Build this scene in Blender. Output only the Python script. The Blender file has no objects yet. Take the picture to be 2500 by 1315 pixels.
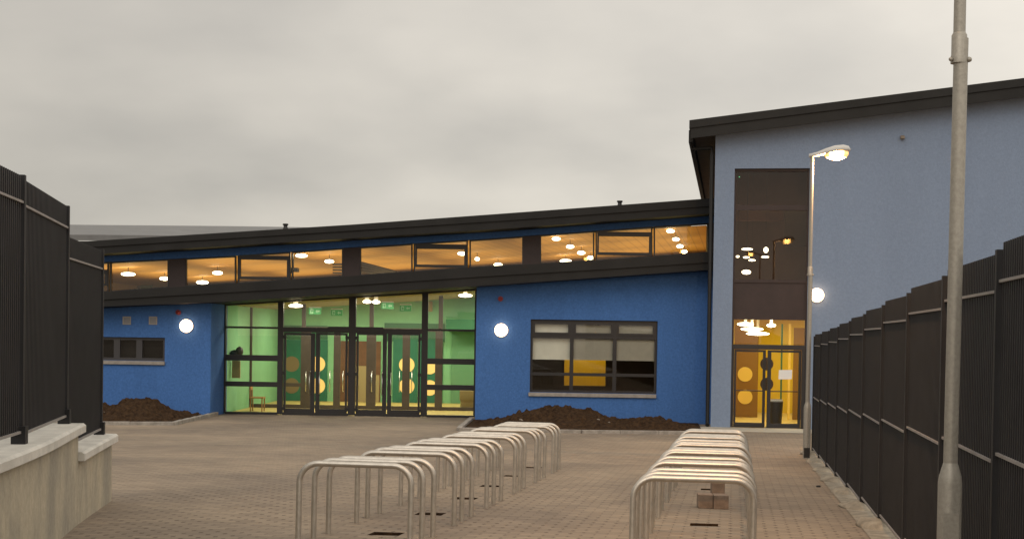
import bpy, bmesh, math, random
from mathutils import Vector, Matrix, noise
random.seed(7)
C = bpy.context.scene
R = math.radians
# ------------------------------------------------------------------ camera
F_PX, PPX, PPY, W_PX = 3300.0, 1250.0, 877.0, 2500.0
EYE = Vector((0, 0, 1.6))
PITCH, ROLL = -math.atan(0.018), 0.015
cam_d = bpy.data.cameras.new("camera")
cam = bpy.data.objects.new("camera", cam_d)
C.collection.objects.link(cam)
CAMROT = Matrix.Rotation(math.pi / 2 + PITCH, 3, 'X') @ Matrix.Rotation(ROLL, 3, 'Z')
cam.matrix_world = Matrix.Translation(EYE) @ CAMROT.to_4x4()
cam_d.sensor_width = 36
cam_d.lens = F_PX / W_PX * 36
cam_d.shift_y = (PPY - 657.5) / W_PX
cam_d.clip_start, cam_d.clip_end = 0.1, 2000
C.camera = cam
# ------------------------------------------------------------------ world: overcast dusk
SUN_EL, SUN_ROT = R(14), R(200)
wd = bpy.data.worlds.new("World")
C.world = wd
wd.use_nodes = True
wt = wd.node_tree
wt.nodes.clear()
def wn(t, **k):
    n = wt.nodes.new(t)
    for a, b in k.items(): setattr(n, a, b)
    return n
def wl(a, b): wt.links.new(a, b)
sky = wn('ShaderNodeTexSky', sky_type='NISHITA', sun_disc=False, sun_elevation=SUN_EL, sun_rotation=SUN_ROT)
tc = wn('ShaderNodeTexCoord')
sep = wn('ShaderNodeSeparateXYZ'); wl(tc.outputs['Generated'], sep.inputs[0])
zc = wn('ShaderNodeMath', operation='MAXIMUM'); wl(sep.outputs['Z'], zc.inputs[0]); zc.inputs[1].default_value = 0.0
zz = wn('ShaderNodeMath', operation='ADD'); wl(zc.outputs[0], zz.inputs[0]); zz.inputs[1].default_value = 0.30
dx = wn('ShaderNodeMath', operation='DIVIDE'); wl(sep.outputs['X'], dx.inputs[0]); wl(zz.outputs[0], dx.inputs[1])
dy = wn('ShaderNodeMath', operation='DIVIDE'); wl(sep.outputs['Y'], dy.inputs[0]); wl(zz.outputs[0], dy.inputs[1])
cmb = wn('ShaderNodeCombineXYZ'); wl(dx.outputs[0], cmb.inputs[0]); wl(dy.outputs[0], cmb.inputs[1])
ns = wn('ShaderNodeTexNoise'); ns.inputs['Scale'].default_value = 1.9; ns.inputs['Detail'].default_value = 5; ns.inputs['Roughness'].default_value = .46
wl(cmb.outputs[0], ns.inputs['Vector'])
cr = wn('ShaderNodeValToRGB')
e = cr.color_ramp.elements
e[0].position, e[0].color = 0.30, (5.5, 5.15, 4.65, 1)
e[1].position, e[1].color = 0.72, (8.1, 7.5, 6.6, 1)
wl(ns.outputs['Fac'], cr.inputs[0])
# brighter to the right of the view and towards the zenith, as a cloud deck at dusk
gr = wn('ShaderNodeMapRange'); wl(sep.outputs['X'], gr.inputs[0])
gr.inputs[1].default_value, gr.inputs[2].default_value, gr.inputs[3].default_value, gr.inputs[4].default_value = -0.36, 0.30, 0.79, 1.18
gz = wn('ShaderNodeMapRange'); wl(sep.outputs['Z'], gz.inputs[0])
gz.inputs[1].default_value, gz.inputs[2].default_value, gz.inputs[3].default_value, gz.inputs[4].default_value = 0.12, 0.9, 0.96, 1.62
gb = wn('ShaderNodeMapRange'); wl(sep.outputs['Y'], gb.inputs[0])      # behind the viewer
gb.inputs[1].default_value, gb.inputs[2].default_value, gb.inputs[3].default_value, gb.inputs[4].default_value = 0.2, -0.8, 1.0, 1.35
m1 = wn('ShaderNodeMath', operation='MULTIPLY'); wl(gr.outputs[0], m1.inputs[0]); wl(gz.outputs[0], m1.inputs[1])
gh = wn('ShaderNodeMapRange'); wl(sep.outputs['Z'], gh.inputs[0])      # paler strip above the horizon
gh.inputs[1].default_value, gh.inputs[2].default_value, gh.inputs[3].default_value, gh.inputs[4].default_value = 0.03, 0.15, 1.13, 1.0
m0 = wn('ShaderNodeMath', operation='MULTIPLY'); wl(m1.outputs[0], m0.inputs[0]); wl(gh.outputs[0], m0.inputs[1])
m2 = wn('ShaderNodeMath', operation='MULTIPLY'); wl(m0.outputs[0], m2.inputs[0]); wl(gb.outputs[0], m2.inputs[1])
vm = wn('ShaderNodeVectorMath', operation='SCALE'); wl(cr.outputs[0], vm.inputs[0]); wl(m2.outputs[0], vm.inputs['Scale'])
mx = wn('ShaderNodeMix', data_type='RGBA'); mx.inputs['Factor'].default_value = 0.93
wl(sky.outputs[0], mx.inputs['A']); wl(vm.outputs[0], mx.inputs['B'])
bg = wn('ShaderNodeBackground'); bg.inputs['Strength'].default_value = 0.10
wl(mx.outputs['Result'], bg.inputs['Color'])
wo = wn('ShaderNodeOutputWorld'); wl(bg.outputs[0], wo.inputs[0])
sun_d = bpy.data.lights.new("sun", 'SUN'); sun_d.energy = 0.5; sun_d.angle = R(35); sun_d.color = (1, .95, .88)
sun = bpy.data.objects.new("sun", sun_d); C.collection.objects.link(sun)
sun.rotation_euler = (R(90) - R(35), 0, R(-20))
sun.location = (-10, -20, 30)
C.view_settings.view_transform = 'Standard'
C.view_settings.look = 'None'
C.view_settings.exposure = 0.0
C.view_settings.gamma = 1
C.cycles.use_denoising = True
C.cycles.max_bounces = 8
C.cycles.transparent_max_bounces = 16
C.cycles.sample_clamp_indirect = 6
C.cycles.caustics_reflective = False

# ------------------------------------------------------------------ pixel helpers (measuring the photograph)
def ray(px, py):
    return (CAMROT @ Vector(((px - PPX) / F_PX, -(py - PPY) / F_PX, -1.0))).normalized()
def at_depth(px, py, Y):
    d = ray(px, py); return EYE + d * (Y / d.y)
class Frame:
    """upright frame: s runs along a facade, q into the building, z up"""
    def __init__(s, ox, oy, deg):
        s.o = Vector((ox, oy, 0)); a = R(deg)
        s.t = Vector((math.cos(a), -math.sin(a), 0)); s.n = Vector((math.sin(a), math.cos(a), 0))
    def w(s, S, q, z): return s.o + s.t * S + s.n * q + Vector((0, 0, z))
    def px(s, x, y, q=0.0):
        d = ray(x, y); t = (s.o + s.n * q - EYE).dot(s.n) / d.dot(s.n)
        p = EYE + d * t
        return ((p - s.o).dot(s.t), p.z)
    def px_slope(s, x, y, a, b):     # onto the sloping plane z = a + b*S
        d = ray(x, y); e0 = EYE - s.o
        t = (a + b * e0.dot(s.t) - EYE.z) / (d.z - b * d.dot(s.t))
        p = EYE + d * t
        return ((p - s.o).dot(s.t), (p - s.o).dot(s.n), p.z)
def lerp_line(pts):
    def f(x):
        for (x0, y0), (x1, y1) in zip(pts, pts[1:]):
            if x <= x1: break
        return y0 + (y1 - y0) * (x - x0) / (x1 - x0)
    return f
def gz_(x, y):                        # ground height
    cross = max(0.0, min(1.0, (31 - y) / 9.0))
    z = -0.0258 * min(y, 27.5) - (0.017 * (min(y, 48) - 27.5) if y > 27.5 else 0)
    return z - 0.01 * x * cross
def ground_px(px, py):
    d = ray(px, py); t = 5.0
    for _ in range(60):
        p = EYE + d * t
        t += (p.z - gz_(p.x, p.y)) / -(d.z + 0.02)
    p = EYE + d * t
    return Vector((p.x, p.y, gz_(p.x, p.y)))

# ------------------------------------------------------------------ materials
def mat(name, col, rough=.7, metal=0.0, var=0.0, vscale=3.0, bump=0.0, bscale=60.0, emit=None, estr=0.0, col2=None, spec=None, stretch=None, grain=0.0, gscale=28.0):
    m = bpy.data.materials.new(name); m.use_nodes = True
    t = m.node_tree; b = t.nodes['Principled BSDF']
    b.inputs['Base Color'].default_value = (*col, 1); b.inputs['Roughness'].default_value = rough; b.inputs['Metallic'].default_value = metal
    if spec is not None: b.inputs['Specular IOR Level'].default_value = spec
    g = t.nodes.new('ShaderNodeNewGeometry')
    src = g.outputs['Position']
    if stretch:
        mp = t.nodes.new('ShaderNodeMapping'); mp.inputs['Scale'].default_value = stretch
        t.links.new(src, mp.inputs[0]); src = mp.outputs[0]
    if var or col2:
        n = t.nodes.new('ShaderNodeTexNoise'); n.inputs['Scale'].default_value = vscale; n.inputs['Detail'].default_value = 6; n.inputs['Roughness'].default_value = .62
        t.links.new(src, n.inputs['Vector'])
        r = t.nodes.new('ShaderNodeValToRGB')
        c2 = col2 if col2 else tuple(c * (1 - var) for c in col)
        r.color_ramp.elements[0].position = .36; r.color_ramp.elements[0].color = (*c2, 1)
        r.color_ramp.elements[1].position = .64; r.color_ramp.elements[1].color = (*[min(1, c * (1 + var * .35)) for c in col], 1)
        t.links.new(n.outputs['Fac'], r.inputs[0]); t.links.new(r.outputs[0], b.inputs['Base Color'])
    if grain:
        n3 = t.nodes.new('ShaderNodeTexNoise'); n3.inputs['Scale'].default_value = gscale; n3.inputs['Detail'].default_value = 3; n3.inputs['Roughness'].default_value = .8
        t.links.new(g.outputs['Position'], n3.inputs['Vector'])
        mr = t.nodes.new('ShaderNodeMapRange'); mr.inputs[1].default_value, mr.inputs[2].default_value = .3, .7
        mr.inputs[3].default_value, mr.inputs[4].default_value = 1 - grain, 1 + grain; t.links.new(n3.outputs['Fac'], mr.inputs[0])
        sc = t.nodes.new('ShaderNodeVectorMath'); sc.operation = 'SCALE'; t.links.new(mr.outputs[0], sc.inputs['Scale'])
        if b.inputs['Base Color'].is_linked: t.links.new(b.inputs['Base Color'].links[0].from_socket, sc.inputs[0])
        else: sc.inputs[0].default_value = col
        t.links.new(sc.outputs[0], b.inputs['Base Color'])
    if bump:
        n2 = t.nodes.new('ShaderNodeTexNoise'); n2.inputs['Scale'].default_value = bscale; n2.inputs['Detail'].default_value = 4
        t.links.new(src, n2.inputs['Vector'])
        bp = t.nodes.new('ShaderNodeBump'); bp.inputs['Strength'].default_value = bump; bp.inputs['Distance'].default_value = .02
        t.links.new(n2.outputs['Fac'], bp.inputs['Height']); t.links.new(bp.outputs[0], b.inputs['Normal'])
    if emit:
        b.inputs['Emission Color'].default_value = (*emit, 1); b.inputs['Emission Strength'].default_value = estr
    return m
def glass(name, tint=(1, 1, 1), ior=1.6, rough=0.0):
    m = bpy.data.materials.new(name); m.use_nodes = True; t = m.node_tree; t.nodes.clear()
    o = t.nodes.new('ShaderNodeOutputMaterial'); mixs = t.nodes.new('ShaderNodeMixShader')
    tr = t.nodes.new('ShaderNodeBsdfTransparent'); tr.inputs[0].default_value = (*tint, 1)
    gl = t.nodes.new('ShaderNodeBsdfGlossy'); gl.inputs['Roughness'].default_value = rough
    fr = t.nodes.new('ShaderNodeFresnel'); fr.inputs[0].default_value = ior
    t.links.new(fr.outputs[0], mixs.inputs[0]); t.links.new(tr.outputs[0], mixs.inputs[1]); t.links.new(gl.outputs[0], mixs.inputs[2])
    t.links.new(mixs.outputs[0], o.inputs[0])
    return m
M = {}
M['blue'] = mat('blue_render', (.068, .170, .435), .92, var=.07, vscale=.9, bump=.5, bscale=45, spec=.2, grain=.16, gscale=16, stretch=(1.6, 1.6, .35))
M['pale'] = mat('pale_blue_render', (.212, .272, .385), .92, var=.035, vscale=.8, bump=.4, bscale=45, spec=.2, grain=.09, gscale=16, stretch=(1.6, 1.6, .3))
M['fascia'] = mat('charcoal_fascia', (.0135, .013, .0125), .6, var=.3, vscale=1.3, bump=.12, bscale=9, spec=.3, grain=.12)
M['frame'] = mat('charcoal_frame', (.018, .016, .017), .45, var=.15, vscale=4)
M['frame_in'] = mat('brown_grey_frame', (.06, .045, .032), .6, var=.15, vscale=4)
M['infill'] = mat('dark_brown_infill', (.035, .02, .019), .6, var=.2, vscale=3)
M['soffit'] = mat('brown_soffit', (.15, .09, .045), .7, var=.3, vscale=2)
M['roofgrey'] = mat('grey_roof_sheet', (.175, .175, .175), .7, var=.12, vscale=1.2)
M['sill'] = mat('concrete_sill', (.34, .31, .28), .85, var=.2, vscale=6, bump=.2)
M['kerb'] = mat('concrete_kerb', (.33, .30, .265), .9, var=.35, vscale=5, bump=.3)
M['apron'] = mat('pale_concrete', (.44, .40, .33), .9, var=.18, vscale=2.5, bump=.15)
M['soil'] = mat('brown_soil', (.062, .036, .019), 1.0, col2=(.026, .015, .009), vscale=9, bump=1.0, bscale=30, spec=.1)
M['stone'] = mat('pale_stone', (.25, .21, .17), .95, var=.3, vscale=9)
M['galv'] = mat('galvanised_steel', (.37, .345, .30), .5, metal=.5, var=.14, vscale=45, bump=.08, bscale=50)
M['hoop'] = mat('satin_steel', (.56, .52, .46), .40, metal=.85, var=.14, vscale=14)
M['fence'] = mat('black_fence_paint', (.0125, .012, .0135), .6, var=.3, vscale=3, spec=.35)
M['rail'] = mat('fence_rail_paint', (.27, .25, .24), .5, var=.2, vscale=5)
M['render'] = mat('stained_wall_render', (.50, .44, .325), .95, col2=(.31, .285, .23), vscale=1.5, bump=.35, bscale=30, stretch=(1.1, 1.1, .45), grain=.12, gscale=14)
M['coping'] = mat('precast_coping', (.62, .60, .55), .9, var=.16, vscale=4, bump=.2)
M['footing'] = mat('rough_concrete', (.33, .285, .22), .95, var=.35, vscale=7, bump=.6, bscale=20)
M['glass'] = glass('clear_glass', (.95, .97, .95))
M['glass_tint'] = glass('grey_glass', (.70, .66, .62), 1.5)
M['steel'] = mat('brushed_steel', (.7, .68, .64), .3, metal=1)
M['blind'] = mat('white_blind', (.70, .67, .58), .9, var=.06, vscale=5)
M['red'] = mat('red_plastic', (.22, .012, .015), .4)
M['white'] = mat('white_plastic', (.7, .68, .65), .6)
M['black'] = mat('black_plastic', (.012, .011, .011), .5)
M['paper'] = mat('white_paper', (.75, .74, .72), .9)
M['vent'] = mat('grey_vent', (.36, .34, .31), .7)
M['globe'] = mat('lit_globe', (.9, .85, .75), .5, emit=(1, .66, .40), estr=7)
M['tube'] = mat('lit_fitting', (.9, .85, .7), .5, emit=(1, .84, .55), estr=9)
M['sodium'] = mat('lit_lens', (1, .8, .5), .4, emit=(1, .60, .20), estr=6.5)
M['lamphead'] = mat('lamp_head_grey', (.55, .53, .50), .5)
M['led'] = mat('green_led', (.1, .5, .2), .5, emit=(.2, 1, .4), estr=2)
M['exit'] = mat('exit_green', (.01, .20, .05), .5, emit=(.01, .50, .08), estr=.22)
M['exitw'] = mat('exit_pictogram', (.30, .55, .32), .5, emit=(.6, 1, .6), estr=.05)
M['green'] = mat('pale_green_paint', (.21, .48, .25), .8, var=.05)
M['green_dk'] = mat('mid_green_paint', (.04, .15, .075), .8)
M['teal'] = mat('teal_door', (.012, .15, .085), .6, var=.1, vscale=2)
M['vinyl'] = mat('yellow_floor', (.55, .42, .13), .5)
M['timber'] = mat('timber_door', (.14, .06, .022), .6, var=.25, vscale=2)
M['tan'] = mat('tan_panel', (.34, .26, .12), .7)
M['orange'] = mat('orange_paint', (.62, .13, .02), .7)
M['porthole'] = mat('lit_porthole', (.6, .42, .15), .6, emit=(1, .58, .15), estr=.62)
M['porthole_dk'] = mat('dim_porthole', (.22, .15, .07), .5)
M['ochre'] = mat('ochre_wall', (.60, .37, .08), .8, var=.05)
M['yellow'] = mat('yellow_wall', (.70, .50, .02), .75, var=.04)
M['ochre_dk'] = mat('ochre_door', (.23, .115, .004), .7)
M['yellow_lt'] = mat('light_yellow_panel', (.80, .58, .12), .7)
M['dkroom'] = mat('brown_room', (.10, .065, .035), .9, var=.2, vscale=1)
M['greyroom'] = mat('grey_brown_room', (.24, .15, .10), .9, var=.15, vscale=1)
M['slat'] = mat('dark_slats', (.035, .022, .015), .7)
M['wood_lt'] = mat('chair_wood', (.40, .20, .07), .6)
def slatted():
    m = mat('boarded_ceiling', (.68, .38, .10), .7); t = m.node_tree; b = t.nodes['Principled BSDF']
    g = t.nodes.new('ShaderNodeNewGeometry'); mp = t.nodes.new('ShaderNodeMapping'); mp.inputs['Rotation'].default_value = (0, 0, R(9.3))
    t.links.new(g.outputs['Position'], mp.inputs[0])
    sp = t.nodes.new('ShaderNodeSeparateXYZ'); t.links.new(mp.outputs[0], sp.inputs[0])
    mm = t.nodes.new('ShaderNodeMath'); mm.operation = 'MULTIPLY'; mm.inputs[1].default_value = 1 / .30; t.links.new(sp.outputs[0], mm.inputs[0])
    fr = t.nodes.new('ShaderNodeMath'); fr.operation = 'FRACT'; t.links.new(mm.outputs[0], fr.inputs[0])
    r = t.nodes.new('ShaderNodeValToRGB'); r.color_ramp.interpolation = 'LINEAR'
    r.color_ramp.elements[0].position = .0; r.color_ramp.elements[0].color = (.38, .175, .04, 1)
    r.color_ramp.elements[1].position = .17; r.color_ramp.elements[1].color = (.60, .30, .068, 1)
    t.links.new(fr.outputs[0], r.inputs[0]); t.links.new(r.outputs[0], b.inputs['Base Color'])
    return m
M['boards'] = slatted()
def standing_seam():
    m = M['roofgrey']; t = m.node_tree; b = t.nodes['Principled BSDF']
    g = t.nodes.new('ShaderNodeNewGeometry'); sp = t.nodes.new('ShaderNodeSeparateXYZ'); t.links.new(g.outputs['Position'], sp.inputs[0])
    mm = t.nodes.new('ShaderNodeMath'); mm.operation = 'MULTIPLY'; mm.inputs[1].default_value = 2.2; t.links.new(sp.outputs[0], mm.inputs[0])
    fr = t.nodes.new('ShaderNodeMath'); fr.operation = 'PINGPONG'; fr.inputs[1].default_value = .5; t.links.new(mm.outputs[0], fr.inputs[0])
    bp = t.nodes.new('ShaderNodeBump'); bp.inputs['Strength'].default_value = .4; bp.inputs['Distance'].default_value = .05
    t.links.new(fr.outputs[0], bp.inputs['Height']); t.links.new(bp.outputs[0], b.inputs['Normal'])
standing_seam()
def pavers():
    m = bpy.data.materials.new('block_paving'); m.use_nodes = True; t = m.node_tree; b = t.nodes['Principled BSDF']
    b.inputs['Roughness'].default_value = .9; b.inputs['Specular IOR Level'].default_value = .25
    N = lambda k, **a: [n := t.nodes.new(k), [setattr(n, x, y) for x, y in a.items()]][0]
    L = t.links.new
    g = N('ShaderNodeNewGeometry'); mp = N('ShaderNodeMapping'); mp.inputs['Rotation'].default_value = (0, 0, R(9.3)); L(g.outputs['Position'], mp.inputs[0])
    br = N('ShaderNodeTexBrick'); br.offset = .5; br.inputs['Scale'].default_value = 1
    br.inputs['Brick Width'].default_value = .24; br.inputs['Row Height'].default_value = .12; br.inputs['Mortar Size'].default_value = .006; br.inputs['Mortar Smooth'].default_value = .5
    br.inputs['Color1'].default_value = (.315, .26, .20, 1); br.inputs['Color2'].default_value = (.25, .205, .16, 1); br.inputs['Mortar'].default_value = (.20, .162, .125, 1)
    L(mp.outputs[0], br.inputs['Vector'])
    # notches at the block corners
    sp = N('ShaderNodeSeparateXYZ'); L(mp.outputs[0], sp.inputs[0])
    def math2(op, a, b_=None):
        n = N('ShaderNodeMath', operation=op)
        for i, v in enumerate((a, b_)):
            if v is None: continue
            if isinstance(v, (int, float)): n.inputs[i].default_value = v
            else: L(v, n.inputs[i])
        return n.outputs[0]
    v = math2('DIVIDE', sp.outputs[1], .12); row = math2('FLOOR', v)
    odd = math2('MODULO', math2('ABSOLUTE', row), 2.0)
    u = math2('ADD', math2('DIVIDE', sp.outputs[0], .24), math2('MULTIPLY', odd, .5))
    fu = math2('ABSOLUTE', math2('SUBTRACT', math2('FRACT', u), .5)); fv = math2('ABSOLUTE', math2('SUBTRACT', math2('FRACT', v), .5))
    cu = math2('LESS_THAN', fu, .085); cv = math2('LESS_THAN', fv, .2)
    nz = N('ShaderNodeTexNoise'); nz.inputs['Scale'].default_value = 1.1; nz.inputs['Detail'].default_value = 3; L(g.outputs['Position'], nz.inputs['Vector'])
    rr = N('ShaderNodeMapRange'); L(nz.outputs['Fac'], rr.inputs[0]); rr.inputs[1].default_value = .42; rr.inputs[2].default_value = .62; rr.inputs[3].default_value = .1; rr.inputs[4].default_value = .8
    sy = N('ShaderNodeSeparateXYZ'); L(g.outputs['Position'], sy.inputs[0])
    zone = N('ShaderNodeMapRange'); L(sy.outputs[1], zone.inputs[0]); zone.inputs[1].default_value = 21; zone.inputs[2].default_value = 17; zone.inputs[3].default_value = .15; zone.inputs[4].default_value = 1
    dot = math2('MULTIPLY', math2('MULTIPLY', cu, cv), math2('MULTIPLY', rr.outputs[0], zone.outputs[0]))
    m1_ = N('ShaderNodeMix', data_type='RGBA'); L(dot, m1_.inputs['Factor']); L(br.outputs['Color'], m1_.inputs['A']); m1_.inputs['B'].default_value = (.09, .065, .05, 1)
    # dust and stain patches with their own outline
    n2 = N('ShaderNodeTexNoise'); n2.inputs['Scale'].default_value = .38; n2.inputs['Detail'].default_value = 7; n2.inputs['Roughness'].default_value = .6; L(g.outputs['Position'], n2.inputs['Vector'])
    r2 = N('ShaderNodeValToRGB'); r2.color_ramp.elements[0].position = .33; r2.color_ramp.elements[0].color = (.70, .69, .70, 1); r2.color_ramp.elements[1].position = .68; r2.color_ramp.elements[1].color = (1.12, 1.08, 1.02, 1)
    L(n2.outputs['Fac'], r2.inputs[0])
    m2_ = N('ShaderNodeMix', data_type='RGBA', blend_type='MULTIPLY'); m2_.inputs['Factor'].default_value = 1
    L(m1_.outputs['Result'], m2_.inputs['A']); L(r2.outputs[0], m2_.inputs['B']); L(m2_.outputs['Result'], b.inputs['Base Color'])
    bp = N('ShaderNodeBump'); bp.inputs['Strength'].default_value = .5; bp.inputs['Distance'].default_value = .012; bp.invert = True
    L(math2('ADD', br.outputs['Fac'], dot), bp.inputs['Height']); L(bp.outputs[0], b.inputs['Normal'])
    return m
M['paving'] = pavers()

# ------------------------------------------------------------------ mesh helpers
def tag(o, label=None, cat=None, group=None, kind=None):
    if label: o['label'] = label
    if cat: o['category'] = cat
    if group: o['group'] = group
    if kind: o['kind'] = kind
    return o
def thing(name, loc, label, cat, group=None):
    o = bpy.data.objects.new(name, None); o.location = loc; o.empty_display_size = .2
    C.collection.objects.link(o); o['base'] = [loc[0], loc[1], loc[2]]
    return tag(o, label, cat, group)
class MB:
    def __init__(s): s.v = []; s.f = []; s.sm = []
    def add(s, vs, fs, smooth=False):
        k = len(s.v); s.v += [tuple(v) for v in vs]; s.f += [tuple(i + k for i in f) for f in fs]; s.sm += [smooth] * len(fs); return s
    def hexa(s, a, b):                 # two quads, front and back
        return s.add(list(a) + list(b), [(0, 1, 2, 3), (7, 6, 5, 4), (0, 4, 5, 1), (1, 5, 6, 2), (2, 6, 7, 3), (3, 7, 4, 0)])
    def prism(s, F, poly, q0, q1):     # polygon in (s,z), extruded along q
        n = len(poly)
        vs = [F.w(a, q0, z) for a, z in poly] + [F.w(a, q1, z) for a, z in poly]
        fs = [tuple(range(n)), tuple(range(2 * n - 1, n - 1, -1))] + [(i, i + n, (i + 1) % n + n, (i + 1) % n) for i in range(n)]
        return s.add(vs, fs)
    def box(s, F, s0, s1, q0, q1, z0, z1): return s.prism(F, [(s0, z0), (s1, z0), (s1, z1), (s0, z1)], q0, q1)
    def quad(s, F, pts, q): return s.add([F.w(a, q, z) for a, z in pts], [(0, 1, 2, 3)])
    def ring(s, F, o, i, q0, q1):
        for k in range(4):
            j = (k + 1) % 4
            s.prism(F, [o[k], o[j], i[j], i[k]], q0, q1)
        return s
    def col(s, poly, z0, z1):          # plan polygon, vertical extrusion; z may be functions
        n = len(poly); g0 = z0 if callable(z0) else (lambda x, y: z0); g1 = z1 if callable(z1) else (lambda x, y: z1)
        vs = [(x, y, g0(x, y)) for x, y in poly] + [(x, y, g1(x, y)) for x, y in poly]
        return s.add(vs, [tuple(range(n - 1, -1, -1)), tuple(range(n, 2 * n))] + [(i, (i + 1) % n, (i + 1) % n + n, i + n) for i in range(n)])
    def tube(s, path, r, n=10, cap=True):
        path = [Vector(p) for p in path]; rings = []; rr = r if isinstance(r, (list, tuple)) else [r] * len(path)
        up = None
        for i, p in enumerate(path):
            d = (path[min(i + 1, len(path) - 1)] - path[max(i - 1, 0)]).normalized()
            if up is None: up = Vector((0, 0, 1)) if abs(d.z) < .9 else Vector((0, 1, 0))
            a = d.cross(up).normalized(); b = a.cross(d).normalized(); up = b
            rings.append([p + (a * math.cos(2 * math.pi * k / n) + b * math.sin(2 * math.pi * k / n)) * rr[i] for k in range(n)])
        vs = [v for q in rings for v in q]; fs = []
        for i in range(len(path) - 1):
            for k in range(n):
                fs.append((i * n + k, i * n + (k + 1) % n, (i + 1) * n + (k + 1) % n, (i + 1) * n + k))
        s.add(vs, fs, True)
        if cap: s.add(rings[0], [tuple(range(n))]); s.add(rings[-1], [tuple(range(n))])
        return s
    def ell(s, c, rx, ry, rz, n=16, m=10, lo=-1.0, hi=1.0, rot=0.0):
        c = Vector(c); vs = []; fs = []
        for j in range(m + 1):
            sn = lo + (hi - lo) * j / m; ph = math.asin(max(-1, min(1, sn)))
            for k in range(n):
                a = 2 * math.pi * k / n; x, y = rx * math.cos(ph) * math.cos(a), ry * math.cos(ph) * math.sin(a)
                vs.append(c + Vector((x * math.cos(rot) - y * math.sin(rot), x * math.sin(rot) + y * math.cos(rot), rz * math.sin(ph))))
        for j in range(m):
            for k in range(n): fs.append((j * n + k, j * n + (k + 1) % n, (j + 1) * n + (k + 1) % n, (j + 1) * n + k))
        fs.append(tuple(range(n - 1, -1, -1))); fs.append(tuple(range(m * n, m * n + n)))
        return s.add(vs, fs, True)
    def build(s, name, m, parent=None, bevel=0.0, base=None):
        root = parent
        while root is not None and root.parent is not None: root = root.parent
        if root is not None: base = Vector(root['base'])
        elif base is None: base = Vector((0, 0, 0))
        base = Vector(base)
        me = bpy.data.meshes.new(name)
        me.from_pydata([tuple(Vector(v) - base) for v in s.v], [], s.f)
        me.polygons.foreach_set('use_smooth', s.sm)
        bm = bmesh.new(); bm.from_mesh(me)
        if bevel: bmesh.ops.remove_doubles(bm, verts=bm.verts, dist=1e-5)
        bmesh.ops.recalc_face_normals(bm, faces=bm.faces)
        bm.to_mesh(me); bm.free()
        me.materials.append(m)
        o = bpy.data.objects.new(name, me); C.collection.objects.link(o)
        if root is not None: o.parent = parent
        else: o.location = base
        if bevel:
            bv = o.modifiers.new('bevel', 'BEVEL'); bv.width = bevel; bv.segments = 2; bv.limit_method = 'ANGLE'
        return o
def wall_holes(mb, F, s0, s1, z0, ztop, holes, q0, q1):
    """wall between s0 and s1, top given by ztop(s); holes are (s0,s1,z0,z1)"""
    cuts = sorted({s0, s1} | {h[0] for h in holes} | {h[1] for h in holes})
    for a, b in zip(cuts, cuts[1:]):
        zs = z0
        for h in sorted((h for h in holes if h[0] <= a + 1e-6 and h[1] >= b - 1e-6), key=lambda h: h[2]):
            if h[2] > zs + 1e-4: mb.prism(F, [(a, zs), (b, zs), (b, h[2]), (a, h[2])], q0, q1)
            zs = h[3]
        mb.prism(F, [(a, zs), (b, zs), (b, ztop(b)), (a, ztop(a))], q0, q1)
    return mb
def area(name, loc, size, power, col, rot=(0, 0, 0), size_y=None):
    l = bpy.data.lights.new(name, 'AREA'); l.energy = power; l.size = size; l.color = col
    if size_y: l.shape = 'RECTANGLE'; l.size_y = size_y
    o = bpy.data.objects.new(name, l); o.location = loc; o.rotation_euler = rot; C.collection.objects.link(o)
    return o

# ================================================================== GROUND
VPX = (1797 - 1250) / F_PX                        # rows and fence run along x = VPX*y + u
AX = Vector((VPX, 1, 0)).normalized()
ROWL, ROWR = -3.35, -.33
HOLE_D = {ROWL: [12.95 + 1.87 * k for k in range(6)], ROWR: [12.5, 14.42, 18.9]}
def uv_pt(u, y): x = VPX * y + u; return Vector((x, y, gz_(x, y)))
hole_cells = []
for u0, ds in HOLE_D.items():
    for d in ds: hole_cells.append((u0 + .02 - .15, u0 + .02 + .15, d - .13, d + .13))
us = sorted({-60, -40, -25, -16, -10, -7, -5, -2, 1.6, 3, 5, 9, 16, 30, 50} | {round(c, 4) for h in hole_cells for c in h[:2]})
ys = sorted({-20, -8, 0, 4, 8, 22, 23.5, 25, 26.5, 27.5, 29, 30, 31, 34, 38, 42, 48, 60, 90} | {round(c, 4) for h in hole_cells for c in h[2:]})
mb = MB()
idx = {}
for i, u in enumerate(us):
    for j, y in enumerate(ys): idx[i, j] = len(mb.v); mb.v.append(tuple(uv_pt(u, y)))
for i in range(len(us) - 1):
    for j in range(len(ys) - 1):
        cu, cy = (us[i] + us[i + 1]) / 2, (ys[j] + ys[j + 1]) / 2
        if any(h[0] < cu < h[1] and h[2] < cy < h[3] for h in hole_cells): continue
        mb.f.append((idx[i, j], idx[i + 1, j], idx[i + 1, j + 1], idx[i, j + 1])); mb.sm.append(False)
tag(mb.build('forecourt_paving', M['paving']), kind='structure')
mb = MB(); mb.add([(-900, -900, -1.6), (900, -900, -1.6), (900, 900, -1.6), (-900, 900, -1.6)], [(0, 1, 2, 3)])
tag(mb.build('ground', M['footing']), kind='structure')
names = {ROWL: 'left', ROWR: 'right'}
n = 0
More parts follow.
